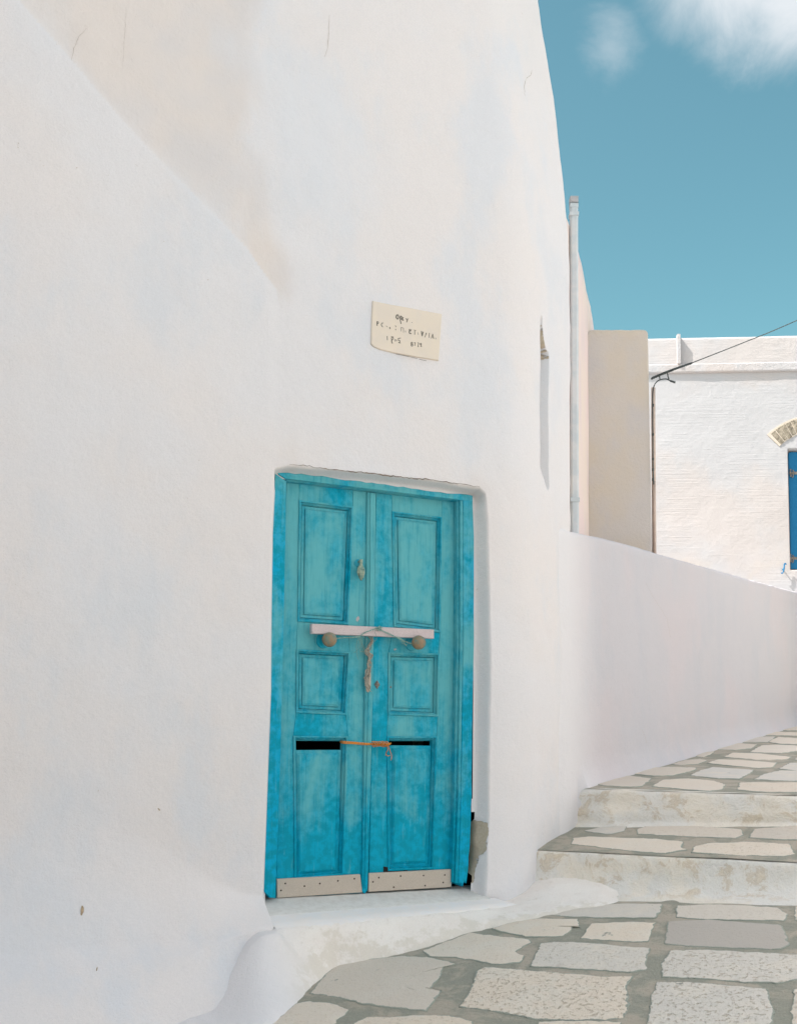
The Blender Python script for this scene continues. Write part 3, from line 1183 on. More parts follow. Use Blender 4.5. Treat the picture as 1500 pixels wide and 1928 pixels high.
for k in range(4):                                  # four fingers lying along the hand
    fx = (-.010 + .0067 * k)
    mb.tube([top + Vector((0, 0, -.040)) + Vector((DA.x, DA.y, 0)) * fx + Vector((NA.x, NA.y, 0)) * .0125,
             top + Vector((0, 0, -.062)) + Vector((DA.x, DA.y, 0)) * fx * .95 + Vector((NA.x, NA.y, 0)) * .0150,
             top + Vector((0, 0, -.082)) + Vector((DA.x, DA.y, 0)) * fx * .6 + Vector((NA.x, NA.y, 0)) * .0105,
             top + Vector((0, 0, -.094)) + Vector((DA.x, DA.y, 0)) * fx * .3 + Vector((NA.x, NA.y, 0)) * .005], [.0040, .0042, .0034, .002], 8)
mb.tube([top + Vector((0, 0, -.034)) - Vector((DA.x, DA.y, 0)) * .009, top + Vector((0, 0, -.054)) - Vector((DA.x, DA.y, 0)) * .0175 + Vector((NA.x, NA.y, 0)) * .004,
         top + Vector((0, 0, -.072)) - Vector((DA.x, DA.y, 0)) * .0150 + Vector((NA.x, NA.y, 0)) * .007], [.005, .0048, .003], 8)
mb.build('knocker', M_KNOCK, lf1, True)

# keyhole cover and lock stud
mb = MB()
ku, kz = hitA(710, 1289, WL + .004)
dia = [(ku, kz + .020), (ku + .014, kz), (ku, kz - .021), (ku - .014, kz)]
mb.rings([[posA(a, b_, WL - .001) for a, b_ in dia], [posA(a, b_, WL + .004) for a, b_ in dia], [posA(a, b_, WL + .006) for a, b_ in offset2d(dia, .003)]])
mb.lathe(posA(ku, kz + .002, WL + .004), (NA.x, NA.y, 0), [(.008, 0), (.008, .004), (.005, .007)], 12)
mb.build('keyhole_cover', M_METAL, lf2)
mb = MB()
u, z = hitA(735, 1294, WL)
mb.lathe(posA(u, z, WL), (NA.x, NA.y, 0), [(.005, 0), (.005, .003), (.002, .005)], 10)
mb.build('stud', M_METAL, lf2)
# paint chips and scratches with their own outline
for pts, lf, m in (([(671, 1163), (675, 1160), (677, 1165), (673, 1171), (670, 1168)], lf1, M_TRIM),
                   ([(741, 1222), (745, 1221), (747, 1223), (742, 1225)], lf2, M_TRIM)):
    mb = MB()
    prism(mb, pts, WL + .0016, .0014, .0004)
    mb.build('paint_chip', m, lf)

# fluff and worn wood along the meeting edge
mb = MB()
fl_pts = [(696, 1196), (699, 1208), (694, 1222), (690, 1228), (697, 1236), (695, 1250), (693, 1262), (690, 1278), (692, 1290), (697, 1302)]
for k in range(10):
    pts = []
    for (px, py) in fl_pts[(k % 3):len(fl_pts) - (k % 2)]:
        pts.append(pxA(px + random.uniform(-5, 5), py + random.uniform(-3, 3), WL + .026 + random.uniform(0, .006)))
    mb.tube([Vector(p) for p in smooth_line(pts, 3)], random.uniform(.0012, .0034), 5)
mb.build('cobweb_fluff', M_DUST, lf2)
mb = MB()
prism(mb, wavy([(688, 1262), (686, 1285), (690, 1302)], 3, 1) + [(694, 1304), (698, 1296)] + wavy([(699, 1275), (695, 1256)], 3, 1), WL + .0225, .003, .001)
mb.build('bare_wood_patch', M_KICK, lf2)

# threshold and ledge
ws_b, ws_m, ws_f = WL - .02, 0.11, 0.27
Bk = [hitA(490, 1694.5, WL), hitA(905, 1671.5, WL)]


def on_w(px, py, wv):
    return hitA(px, py, wv)


def ledge(rows, name, m, thick):
    """rows: list of (w, [px points left to right]); lofted top surface with a rounded front"""
    n = 40
    grid = []
    for wv, (xa, ya, xb, yb) in rows:
        (u1, z1), (u2, z2) = hitA(xa, ya, wv), hitA(xb, yb, wv)
        grid.append([(u1 + (u2 - u1) * k / n, z1 + (z2 - z1) * k / n + 0.003 * nz3(k * .37, wv * 9, 2, 1.0), wv) for k in range(n + 1)])
    last = grid[-1]
    grid.append([(u, z - .008, wv + .006) for u, z, wv in last])
    grid.append([(u, z - .02 + .004 * nz3(u * 12, 3, 1, 1), wv + .007) for u, z, wv in last])
    grid.append([(u, z - thick, wv + .004) for u, z, wv in last])
    vs = [posA(u, z, wv) for r in grid for u, z, wv in r]
    fs = []
    for i in range(len(grid) - 1):
        for k in range(n):
            a = i * (n + 1) + k
            fs.append((a, a + 1, a + n + 2, a + n + 1))
    return mesh_obj(name, vs, fs, m, house, True)


ledge([(WL - .06, (470, 1690, 905, 1666)), (WL + .03, (474, 1696, 908, 1673)), (-.05, (480, 1708, 912, 1683)), (0.03, (494, 1724, 922, 1692))], 'threshold', M_SILL, .03)
ledge([(0.02, (490, 1723.5, 930, 1691.0)), (0.085, (504, 1737, 952, 1698)), (0.145, (518, 1748, 975, 1704))], 'doorstep', M_LEDGE, .25)

# ------------------------------------------------------------------ things on the door
bar = MB()
prism(bar, [(587, 1174.5), (817, 1185.5), (817, 1202.5), (587, 1193)], WL + .060, 0.026, .0022)
bar = tag(bar.build('wooden_bar', M_BAR), 'weathered pale timber bar lying across both round door knobs', 'wooden bar')


def strand(mb, pts, r, wv, jit=1.0, per=5):
    ps = []
    for q in pts:
        px, py = q[0] + random.uniform(-jit, jit), q[1] + random.uniform(-jit, jit)
        ps.append(pxA(px, py, WL + (q[2] if len(q) > 2 else wv)))
    mb.tube([Vector(p) for p in smooth_line(ps, per)], r, 5)


tw = MB()
for k in range(4):
    strand(tw, [(622, 1206, .062), (640, 1202, .062), (672, 1199, .064), (690, 1190, .068), (711, 1183, .071), (721, 1181, .070)], .0011, 0, 1.2)
    strand(tw, [(711, 1184, .072), (735, 1195, .07), (752, 1203, .066), (766, 1209, .064), (784, 1214, .060)], .0011, 0, 1.4)
for k in range(7):
    x0 = random.uniform(672, 684)
    strand(tw, [(x0, 1199, .065), (x0 + random.uniform(-2, 8), 1208, .055), (x0 + random.uniform(-6, 10), 1218 + random.uniform(0, 8), .04), (x0 + random.uniform(-9, 12), 1226 + random.uniform(0, 14), .03)], .0008, 0, 1.0)
strand(tw, [(674, 1200, .06), (671, 1215, .05), (672, 1230, .045), (674, 1242, .04)], .0009, 0, .6)
strand(tw, [(706, 1190, .07), (710, 1200, .06), (704, 1208, .05)], .0008, 0)
for k in range(5):
    strand(tw, [(703 + k * 2, 1187, .072), (710 + k, 1181 - k * .5, .076), (718, 1182 + k, .073), (709 + k, 1188, .074)], .0012, 0, 2)
for k in range(6):
    strand(tw, [(756 + random.uniform(-4, 8), 1206, .068), (762 + random.uniform(-5, 8), 1211, .06), (768 + random.uniform(-5, 10), 1215 + random.uniform(-3, 3), .055)], .0009, 0)
for k in range(3):
    strand(tw, [(k * .8 + 618, 1196 + k, .05), (607, 1203 + k * 2, .05), (617, 1215 - k, .052), (632, 1207, .06)], .0011, 0, .4)
    strand(tw, [(786, 1200 + k, .05), (776, 1208 + k, .052), (785, 1220 - k, .054), (800, 1212, .05)], .0011, 0, .4)
tag(tw.build('twine', M_TWINE, None, True), 'frayed pale green twine strung between the two door knobs over the bar', 'twine')

oc = MB()
for k in range(3):
    strand(oc, [(640, 1396 + k, -.03), (645, 1396.5 + k * 1.6, .012), (665, 1398 + k * 1.4, .020), (685, 1399.5 + k * 1.4, .028), (700, 1400 + k * 1.2, .030), (720, 1401 + k, .026), (733, 1400 + k, .012), (736, 1399, -.03)], .0022, 0, .5)
for k in range(7):
    a = random.uniform(0, 6.28)
    c = (703 + k * 4.2, 1401)
    strand(oc, [(c[0] - 4, c[1] + 3 * math.cos(a), .034), (c[0] - 1, c[1] - 4.5, .042), (c[0] + 3, c[1] + 0, .044), (c[0] + 1, c[1] + 5, .038), (c[0] - 3, c[1] + 1, .032)], .0023, 0, .8)
strand(oc, [(729, 1404, .03), (730, 1412, .026), (726, 1419, .022), (729, 1424, .02), (734, 1422, .02)], .0018, 0, .4)
strand(oc, [(731, 1404, .03), (734, 1414, .024), (737, 1424, .02), (736, 1432, .018)], .0018, 0, .4)
strand(oc, [(728, 1420, .02), (725, 1423, .02)], .0014, 0, .3)
tag(oc.build('orange_cord', M_ORANGE, None, True), 'knotted orange cord tied between the two slots of the door', 'cord')

# ------------------------------------------------------------------ plaque
plaque = thing('plaque', 'small cream stone plaque with worn black lettering above the door', 'plaque')


def c4(x, y):
    return (660 + x / 7.5, 530 + y / 7.5)


mb = MB()
prism(mb, [c4(*p) for p in wavy([(312, 268), (560, 320), (800, 362), (1150, 430), (1290, 455)], 3, 3) + [(1288, 470), (1268, 760), (1245, 1110)] + wavy([(1240, 1112), (1000, 1075), (600, 1000), (420, 955), (330, 915)], 3, 2) + [(292, 880), (300, 600)]], 0.009, 0.03, .003)
mb.build('slab', M_PLAQUE, plaque)
strokes = [[], [], []]


def stroke(pts, wd=0.0016, closed=False):
    P = [hitA(*c4(*p), .0102) for p in pts]
    yr = pts[0][1] - .2 * (pts[0][0] - 700)
    lt = MB()
    xs_ = [p[0] for p in pts]
    strokes[0 if yr < 585 else 1 if yr < 760 else 2].append((min(xs_), max(xs_), lt))
    if closed:
        P.append(P[0])
    for (u1, z1), (u2, z2) in zip(P[:-1], P[1:]):
        ln = math.hypot(u2 - u1, z2 - z1) + 1e-9
        ox, oz = -(z2 - z1) / ln * wd, (u2 - u1) / ln * wd
        lt.rings([[posA(u1 + ox, z1 + oz, wv), posA(u2 + ox, z2 + oz, wv), posA(u2 - ox, z2 - oz, wv), posA(u1 - ox, z1 - oz, wv)] for wv in (.0085, .0098)])


def ell(cx, cy, rx, ry, n=10, a0=0, a1=360):
    return [(cx + rx * math.cos(math.radians(a0 + (a1 - a0) * k / n)), cy + ry * math.sin(math.radians(a0 + (a1 - a0) * k / n))) for k in range(n + 1)]


HV, ME, LI = .0024, .0016, .0009
for pts, wd in [
    (ell(662, 497, 16, 32), HV), ([(645, 480), (642, 515)], HV), (ell(712, 508, 17, 22), ME), ([(708, 480), (702, 545), (712, 595)], HV),
    (ell(738, 525, 11, 20, 8, 40, 320), HV), ([(728, 525), (742, 524)], ME), ([(783, 518), (800, 545), (792, 572)], HV), ([(814, 515), (803, 548)], LI), ([(860, 575), (872, 580)], LI),
    ([(374, 560), (374, 622)], HV), ([(374, 562), (394, 568), (392, 588), (376, 592)], ME), ([(462, 582), (440, 585), (432, 612), (455, 642)], ME), ([(500, 620), (520, 640)], LI),
    ([(552, 640), (558, 668)], HV), ([(632, 618), (642, 640)], ME), ([(634, 668), (638, 684)], ME),
    ([(712, 645), (712, 702)], LI), ([(712, 645), (747, 655), (747, 718)], LI), ([(772, 690), (778, 715)], LI),
    ([(832, 668), (828, 728), (858, 734)], HV), ([(832, 668), (846, 700), (858, 672)], ME), ([(892, 680), (925, 690)], LI), ([(907, 685), (905, 748)], ME), ([(948, 715), (956, 750)], LI),
    ([(1000, 698), (1010, 768), (1024, 706)], HV), ([(1048, 785), (1068, 722)], ME), ([(1068, 722), (1076, 745)], LI), ([(1112, 725), (1108, 792)], ME),
    ([(1138, 802), (1158, 738), (1172, 806)], ME), ([(1145, 780), (1166, 784)], LI), ([(1198, 790), (1206, 812)], LI),
    ([(516, 768), (520, 826)], ME), ([(572, 775), (606, 780)], ME), (ell(590, 800, 14, 16), ME), ([(582, 815), (580, 850), (592, 872)], HV), (ell(632, 828, 12, 12, 8), LI), ([(655, 830), (662, 822)], LI),
    ([(708, 796), (672, 800), (676, 830), (698, 832), (690, 860), (676, 858)], ME), ([(680, 862), (706, 866)], ME),
    (ell(864, 870, 12, 16, 8), ME), (ell(866, 895, 13, 16, 8), ME), ([(898, 862), (912, 862), (904, 905)], ME), ([(946, 862), (962, 868), (950, 918), (962, 918)], ME), (ell(990, 880, 10, 10, 8), ME), ([(998, 882), (992, 918)], ME), ([(985, 912), (1008, 916)], LI),
    ([(640, 1022), (780, 1048), (940, 1085)], LI * .8), ([(970, 1095), (1070, 1118)], LI * .8)]:
    stroke(pts, wd)
for row in strokes:                                   # strokes that overlap belong to one character
    row.sort(key=lambda q: q[0])
    cur, right = None, -1e9
    for a, b_, mb in row:
        if cur is not None and a < right + 3:
            cur.add(mb.v, mb.f)
            right = max(right, b_)
        else:
            if cur is not None:
                cur.build('letter', M_LETTER, plaque)
            cur, right = mb, b_
    cur.build('letter', M_LETTER, plaque)

# ------------------------------------------------------------------ low street wall beyond the corner
s_list = np.concatenate([np.linspace(S_END - .34, S_END + .3, 26), np.arange(S_END + .36, 9.5, .06)])
TOPB = [(1060, 993), (1073, 1000), (1137, 1013), (1201, 1030), (1231, 1040), (1290, 1057), (1329, 1068), (1400, 1088), (1500, 1115)]
tb = [hitB(*p) for p in TOPB]
tb.append((9.6, tb[-1][1] + (9.6 - tb[-1][0]) * .02))
tS, tZ = [q[0] for q in tb], [q[1] for q in tb]
zr = np.linspace(0, 1, 60)
vs, fs = [], []
for s in s_list:
    zt = float(np.interp(s, tS, tZ)) + .004 * nz3(s, 0, 0, 6)
    zb = -1.0
    tf = 0.014 - 0.045 * float(smooth((S_END - .06 - s) / .26))
    for q in zr:
        z = zb + (zt - .03 - zb) * q
        foot = 0.045 * max(0, 1 - (z - g2(max(s, S2), 0)) / .16) ** 2 if s > S2 else 0.0
        o = .010 * nz3(s, z, 2, 1.4) + .003 * nz3(s, z, 5, 7) + min(foot, .12)
        vs.append(posB(s, tf + o * float(smooth((s - S_END + .24) / .3)), z))
    for dt, dzv in ((-.004, -.012), (-.02, -.003), (-.05, 0), (-.30, .0), (-.34, -.02), (-.35, -.06), (-.35, -3.0)):
        vs.append(posB(s, tf + dt, max(zt + dzv, -1.2)))
n = 60 + 7
for i in range(len(s_list) - 1):
    for k in range(n - 1):
        a = i * n + k
        fs.append((a, a + n, a + n + 1, a + 1))
fs.append(tuple(range(n)))
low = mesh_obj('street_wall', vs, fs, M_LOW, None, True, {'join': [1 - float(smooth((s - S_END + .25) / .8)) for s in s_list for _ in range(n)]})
tag(low, 'low white plastered wall climbing beside the stepped street', 'wall')


def crack_on_B(pts, wd, m):
    vs, fs = [], []
    fine = []
    for (x1, y1), (x2, y2) in zip(pts[:-1], pts[1:]):
        for k in range(6):
            t = k / 6
            fine.append((x1 + (x2 - x1) * t + random.uniform(-.6, .6), y1 + (y2 - y1) * t))
    fine.append(pts[-1])
    for k, (px, py) in enumerate(fine):
        s, z = hitB(px, py, .018)
        vs += [posB(s - wd, .018, z), posB(s + wd, .018, z)]
        if k:
            fs.append((2 * k - 2, 2 * k - 1, 2 * k + 1, 2 * k))
    return mesh_obj('crack', vs, fs, m, low)


crack_on_B([(1215, 1098), (1230, 1125), (1255, 1165), (1262, 1200)], .0016, M_HAIR)
crack_on_B([(1208, 1374), (1214, 1388), (1217, 1400)], .0014, M_HAIR)

# ------------------------------------------------------------------ street, steps, paving
ground = mesh_obj('ground', [(-600, -600, -1.9), (600, -600, -1.9), (600, 600, -1.9), (-600, 600, -1.9)], [(0, 1, 2, 3)], M_EARTH)
tag(ground, kind='structure')


def sheet(name, pts_fn, na, nb, m, zn=0.004):
    vs, fs = [], []
    for i in range(na + 1):
        for j in range(nb + 1):
            p = pts_fn(i / na, j / nb)
            vs.append((p[0], p[1], p[2] + zn * nz3(p[0], p[1], 0, 5)))
    for i in range(na):
        for j in range(nb):
            a = i * (nb + 1) + j
            fs.append((a, a + 1, a + nb + 2, a + nb + 1))
    return mesh_obj(name, vs, fs, m, None, True)


def low_pt(a, b_):
    s = -5.2 + a * (S1 - .02 + 5.2)
    t = -3.6 + b_ * 8.0
    q = OB + DB * s + NB * t
    return (q.x, q.y, g0(q.x, q.y))


street = tag(sheet('lower_street', low_pt, 130, 150, M_MORTAR), kind='structure')
tread = tag(sheet('step_tread', lambda a, b_: tuple(posB(S1 + .015 + a * (S2 - S1), -.1 + b_ * 4.6, g1(S1 + .015 + a * (S2 - S1), -.1 + b_ * 4.6))), 12, 120, M_MORTAR), kind='structure')
upper = tag(sheet('upper_street', lambda a, b_: tuple(posB(S2 + .015 + a * 9, -.1 + b_ * 4.6, g2(S2 + .015 + a * 9, -.1 + b_ * 4.6))), 150, 90, M_MORTAR), kind='structure')


def riser(name, s0, zn, zb, foot, t0, label):
    ts = np.arange(t0, 4.5, .02)
    vs, fs, face = [], [], []
    prof = [(-foot - .03, 0.0, -.02), (-foot, 0.0, .001), (-foot * .6, 0.06, .004), (-foot * .3, 0.16, 0), (-.02, 0.30, 0), (-.008, 0.45, 0), (-.002, 0.6, 0), (0.0, .75, 0), (0.002, .88, 0), (.006, .95, 0), (.014, .985, 0), (.028, 1.0, .001), (.045, 1.0, .004), (.055, 1.0, -.01)]
    for t in ts:
        zt, zl = zn(t), zb(t)
        for k, (ds, q, dzv) in enumerate(prof):
            z = zl + (zt - zl) * q + dzv
            amp = .010 if 2 < k < 10 else .003
            o = amp * nz3(t, z * 2, s0, 7) + .5 * amp * nz3(t, z, s0 + 4, 22)
            if k in (11, 12):
                o += .008 * nz3(t, 0, 9, 14)
            vs.append(posB(s0 + ds + o, t, z + (.004 * nz3(t, ds, 3, 9) if k < 11 else 0)))
            face.append(1.0 if 3 <= k <= 9 else (.5 if k in (2, 10) else .1))
    n = len(prof)
    for i in range(len(ts) - 1):
        for k in range(n - 1):
            a = i * n + k
            fs.append((a, a + n, a + n + 1, a + 1))
    o = mesh_obj(name, vs, fs, M_RISER, None, True, {'face': face})
    return tag(o, kind='structure')


riser('lower_step_riser', S1, zn1, zb1, .16, -.12, '')
riser('upper_step_riser', S2, zn2, zb2, .05, -.1, '')


# trodden whitewash apron that runs from the wall foot onto the paving
ap_out = [hit_g0(*p) for p in [(380, 2050), (520, 1928), (557, 1893), (583, 1863), (633, 1822), (683, 1812), (733, 1802), (800, 1785), (883, 1758), (940, 1745), (1027, 1727), (1083, 1715), (1180, 1708), (1300, 1708), (1500, 1710), (1800, 1718)]]
ap_out = [(p.x, p.y) for p in ap_out]
ul = uL
wall_line = [PA + DA * (ul - 2.2) + NA * .25, PA + DA * (ul - .02) + NA * .25, PA + DA * ul + NA * .155, PA + DA * (uR + .02) + NA * .153, PA + DA * (uR + .14) + NA * .14, PA + DA * (uR + .28) + NA * .10, PA + DA * (uR + .42) + NA * .07, PA + DA * U1 + NA * .05, OB + NB * .05, OB + DB * (S1 - .03) + NB * .05, OB + DB * (S1 - .03) + NB * 2.2]
wl = [(p.x, p.y) for p in wall_line]
poly = ap_out + [(p.x, p.y) for p in [OB + DB * (S1 + .05) + NB * 2.2, OB + DB * (S1 + .05) - NB * .1, PA + DA * U1 - NA * .08, PA + DA * uR - NA * .1, PA + DA * (ul - .05) - NA * .1, PA + DA * (ul - 2.4) - NA * .1]]
xs = np.arange(-1.9, 2.9, .022)
ys = np.arange(2.6, 6.3, .022)
X, Y = np.meshgrid(xs, ys, indexing='ij')
ins = inside(X, Y, poly)
do = seg_dist(X, Y, ap_out, False)
dw = seg_dist(X, Y, wl, False)
onwall = inside(X, Y, wl + [(p.x, p.y) for p in [OB + DB * 2 + NB * 2.2, OB + DB * 2 - NB * 2, PA - NA * 3, PA + DA * (ul - 3) - NA * 2]])
sf = np.where(onwall, 1.0, do / (do + dw + 1e-6))
ug = np.array([(x - PA.x) * DA.x + (y - PA.y) * DA.y for x, y in zip(X.ravel(), Y.ravel())]).reshape(X.shape)
zedge = np.interp(ug, [hitA(541, 1746, .145)[0], hitA(975, 1704, .145)[0]], [hitA(541, 1746, .145)[1], hitA(975, 1704, .145)[1]])
g0g = _p1.z - (_n.x * (X - _p1.x) + _n.y * (Y - _p1.y)) / _n.z
stepm = smooth((uR + .46 - ug) / .40) * smooth((ug - ul + .34) / .28)
hmax = (zedge - g0g - .016) * stepm + (.06 + .05 * smooth((U1 - ug) / .3)) * (1 - stepm) * smooth((ug - ul + .12) / .12) + 0 * 0.05 * smooth((uR + .25 - ug) / .3) * smooth((ug - ul + .1) / .2) - 0
vid = -np.ones(X.shape, int)
vs, fs, wear, lime = [], [], [], []
tg = (X - OB.x) * NB.x + (Y - OB.y) * NB.y
ins = ins & (tg < .62)
hmax = hmax * (1 - smooth((tg - .08) / .5))
for i in range(X.shape[0]):
    for j in range(X.shape[1]):
        if ins[i, j] or (do[i, j] < .05 and tg[i, j] < .62):
            x, y = X[i, j], Y[i, j]
            sgn = 1 if ins[i, j] else -1
            h = hmax[i, j] * sf[i, j] ** 1.25 if sgn > 0 else -.012
            h += .0125 + .005 * nz3(x, y, 1, 9) + .004 * nz3(x, y, 4, 24) if sgn > 0 else 0
            h -= .035 * float(smooth((tg[i, j] - .36) / .25))
            if sgn > 0 and do[i, j] < .03:
                h -= .012 * (1 - do[i, j] / .03)
            vid[i, j] = len(vs)
            vs.append((x, y, g0(x, y) + h))
            lime.append(float(smooth((ul + .16 - ug[i, j]) / .30)))
            wear.append(float(1 - smooth(do[i, j] / .20)) * .62)
for i in range(X.shape[0] - 1):
    for j in range(X.shape[1] - 1):
        q = (vid[i, j], vid[i + 1, j], vid[i + 1, j + 1], vid[i, j + 1])
        if min(q) >= 0:
            fs.append(q)
apron = tag(mesh_obj('whitewashed_pavement_edge', vs, fs, M_APRON, None, True, {'wear': wear, 'lime': lime}), kind='structure')


# paving stones, each its own irregular slab
def ragged(pts, amp, step=.022):
    out = []
    n = len(pts)
    for i in range(n):
        a, b_ = np.array(pts[i]), np.array(pts[(i + 1) % n])
        L = np.linalg.norm(b_ - a)
        m = max(1, int(L / step))
        nrm_ = np.array([-(b_ - a)[1], (b_ - a)[0]]) / (L + 1e-9)
        for k in range(m):
            p = a + (b_ - a) * k / m
            q = amp * (mnoise.noise(Vector((p[0] * 28, p[1] * 28, 1.3))) + .7 * random.uniform(-1, 1))
            out.append(tuple(p + nrm_ * q))
    return out


def stone(poly, zfun, tofn, parent, tone, pits, dark, amp=.005, h=.0045):
    """poly in a plan frame; tofn maps frame -> (x,y)"""
    P = ragged(poly, amp)
    c = np.mean(np.array(P), axis=0)
    P = [tuple(c + (np.array(p) - c) * (1 + .010 / max(.05, np.linalg.norm(np.array(p) - c)))) for p in P]
    n = len(P)
    rings = [(1.0, -.006, 1.0), (1.0, h * .45, 1.0), (.985, h * .9, .8), (.95, h, .35), (.86, h + .001, .10), (.45, h + .0015, 0)]
    vs, fs, rim = [], [], []
    tilt = (random.uniform(-.006, .006), random.uniform(-.006, .006))
    for f, dzv, rr in rings:
        for p in P:
            q = c + (np.array(p) - c) * f
            x, y = tofn(q)
            vs.append((x, y, zfun(q) + dzv + tilt[0] * (q[0] - c[0]) + tilt[1] * (q[1] - c[1]) + .0018 * nz3(x, y, 3, 16)))
            rim.append(rr)
    for i in range(len(rings) - 1):
        for j in range(n):
            a, b_ = i * n + j, i * n + (j + 1) % n
            fs.append((a, b_, b_ + n, a + n))
    x, y = tofn(c)
    vs.append((x, y, zfun(c) + h + .0015))
    rim.append(0)
    k = (len(rings) - 1) * n
    for j in range(n):
        fs.append((k + j, k + (j + 1) % n, len(vs) - 1))
    N_ = len(vs)
    o = mesh_obj('paving_stone', vs, fs, M_STONE, parent, True, {'tone': [tone] * N_, 'pits': [pits] * N_, 'dark': [dark] * N_, 'rim': rim})
    # face up
    me = o.data
    if me.polygons[-1].normal.z < 0:
        me.flip_normals()
    return o


A_ = lambda x, y: (500 + x / 3, 1660 + y / 3)
B_ = lambda x, y: (1000 + x / 3, 1660 + y / 3)
LOWER = [
    (A_, [(400, 475), (560, 450), (760, 430), (930, 440), (1065, 475), (1000, 492), (960, 560), (885, 650), (985, 620), (905, 735), (760, 720), (560, 690), (420, 655), (260, 635), (310, 570)], .25, .2, .25),
    (A_, [(60, 804), (170, 700), (250, 685), (380, 700), (460, 735), (430, 765), (390, 790), (340, 860), (180, 960), (-60, 900)], .3, .3, 0),
    (A_, [(505, 804), (580, 770), (700, 775), (870, 765), (1030, 770), (1160, 800), (1140, 960), (800, 1060), (400, 1000)], .0, .5, 0),
    (A_, [(900, 395), (1150, 300), (1260, 312), (1390, 325), (1480, 335), (1490, 350), (1400, 400), (1450, 425), (1430, 460), (1300, 470), (1200, 450), (1080, 432), (930, 428)], .2, .3, 0),
    (lambda x, y: (x, y), [(897, 1833), (913, 1825), (1000, 1832), (1067, 1837), (1133, 1842), (1187, 1840), (1177, 1860), (1180, 1890), (1173, 1917), (1133, 1920), (1083, 1922), (1013, 1920), (987, 1915), (933, 1905), (870, 1898), (883, 1873), (895, 1853)], .05, .9, 0),
    (B_, [(60, 355), (200, 350), (350, 360), (540, 380), (660, 385), (640, 440), (640, 500), (540, 515), (380, 500), (200, 490), (0, 480), (30, 430), (50, 390)], .75, .55, 0),
    (lambda x, y: (x, y), [(930, 1750), (975, 1738), (1010, 1733), (1083, 1733), (1088, 1747), (1072, 1745), (1070, 1755), (1057, 1763), (1000, 1765), (950, 1757)], .1, .2, 0),
    (B_, [(345, 245), (500, 240), (690, 240), (670, 280), (655, 340), (540, 340), (290, 325), (320, 280)], .0, .3, 0),
    (B_, [(120, 192), (250, 150), (350, 140), (500, 134), (730, 134), (715, 180), (690, 210), (400, 205), (200, 200)], .8, .2, .15),
    (B_, [(830, 144), (1000, 138), (1200, 142), (1380, 154), (1440, 190), (1420, 225), (1200, 220), (960, 215), (830, 205)], .5, .3, .1),
    (B_, [(780, 235), (1000, 225), (1200, 240), (1390, 250), (1420, 290), (1450, 360), (1400, 385), (1100, 375), (880, 365), (760, 355), (770, 290)], .2, .1, .8),
    (B_, [(790, 400), (1000, 395), (1200, 410), (1500, 420), (1530, 450), (1510, 555), (1380, 575), (1200, 570), (1000, 550), (860, 545), (750, 540), (745, 470), (770, 430)], .75, .95, 0),
    (B_, [(715, 580), (900, 580), (1100, 600), (1330, 620), (1340, 700), (1350, 760), (1330, 900), (1000, 920), (640, 900), (680, 760), (690, 650)], .8, .9, 0),
    (B_, [(1490, 620), (1600, 605), (1900, 640), (1950, 900), (1500, 880), (1480, 760)], .1, .8, 0),
    (B_, [(1510, 250), (1700, 255), (1950, 275), (1950, 375), (1540, 370)], .6, .4, 0),
    (B_, [(1500, 150), (1700, 145), (1900, 155), (1900, 230), (1500, 220)], .2, .4, 0),
    (B_, [(1590, 420), (1900, 425), (2000, 590), (1580, 560)], .3, .6, 0),
    (B_, [(50, 800), (300, 800), (490, 808), (480, 1000), (200, 1040), (-40, 960)], .1, .6, 0),
]
for fn, pts, tone, pits, dark in LOWER:
    poly = [(lambda p: (p.x, p.y))(hit_g0(*fn(*p))) for p in pts]
    stone(poly, lambda q: g0(q[0], q[1]), lambda q: (q[0], q[1]), street, tone, pits, dark)

C_ = lambda x, y: (1000 + x / 3, 1480 + y / 3)
MID = [
    ([(310, 250), (400, 232), (530, 228), (515, 255), (450, 270), (360, 262)], .9, .1, .2),
    ([(600, 250), (650, 232), (900, 236), (1180, 256), (1190, 285), (1150, 300), (900, 290), (720, 280), (610, 275)], .3, .5, .15),
    ([(1265, 256), (1500, 246), (1600, 250), (1900, 256), (1900, 315), (1400, 310), (1240, 300)], .1, .3, .35),
    ([(240, 300), (330, 290), (500, 300), (700, 305), (850, 320), (840, 350), (870, 360), (750, 380), (600, 372), (440, 355), (230, 335)], .2, .25, 0),
    ([(930, 345), (1000, 330), (1250, 325), (1450, 335), (1480, 380), (1420, 392), (1150, 385), (1000, 380), (915, 375)], .1, .5, 0),
    ([(1540, 340), (1900, 345), (1900, 400), (1540, 392)], .3, .5, 0)]
# plain stones nearer the camera, below the picture's lower edge
yy = 3.05
while yy > -1.5:
    xx = -.9 - .25 * random.random()
    while xx < 4.2:
        wd, hh = random.uniform(.34, .6), .42
        stone([(xx, yy - hh), (xx + wd, yy - hh + random.uniform(-.03, .03)), (xx + wd + random.uniform(-.03, .03), yy), (xx + random.uniform(-.03, .03), yy + random.uniform(-.03, .03))],
              lambda q: g0(q[0], q[1]), lambda q: (q[0], q[1]), street, random.random(), random.uniform(.2, .9), 0)
        xx += wd + .07
    yy -= .49
for pts, tone, pits, dark in MID:
    poly = [hit_surf(*C_(*p), g1, S1 + .2, .5) for p in pts]
    stone(poly, lambda q: g1(q[0], q[1]), lambda q: tuple((OB + DB * q[0] + NB * q[1])), tread, tone, pits, dark, .004, .004)

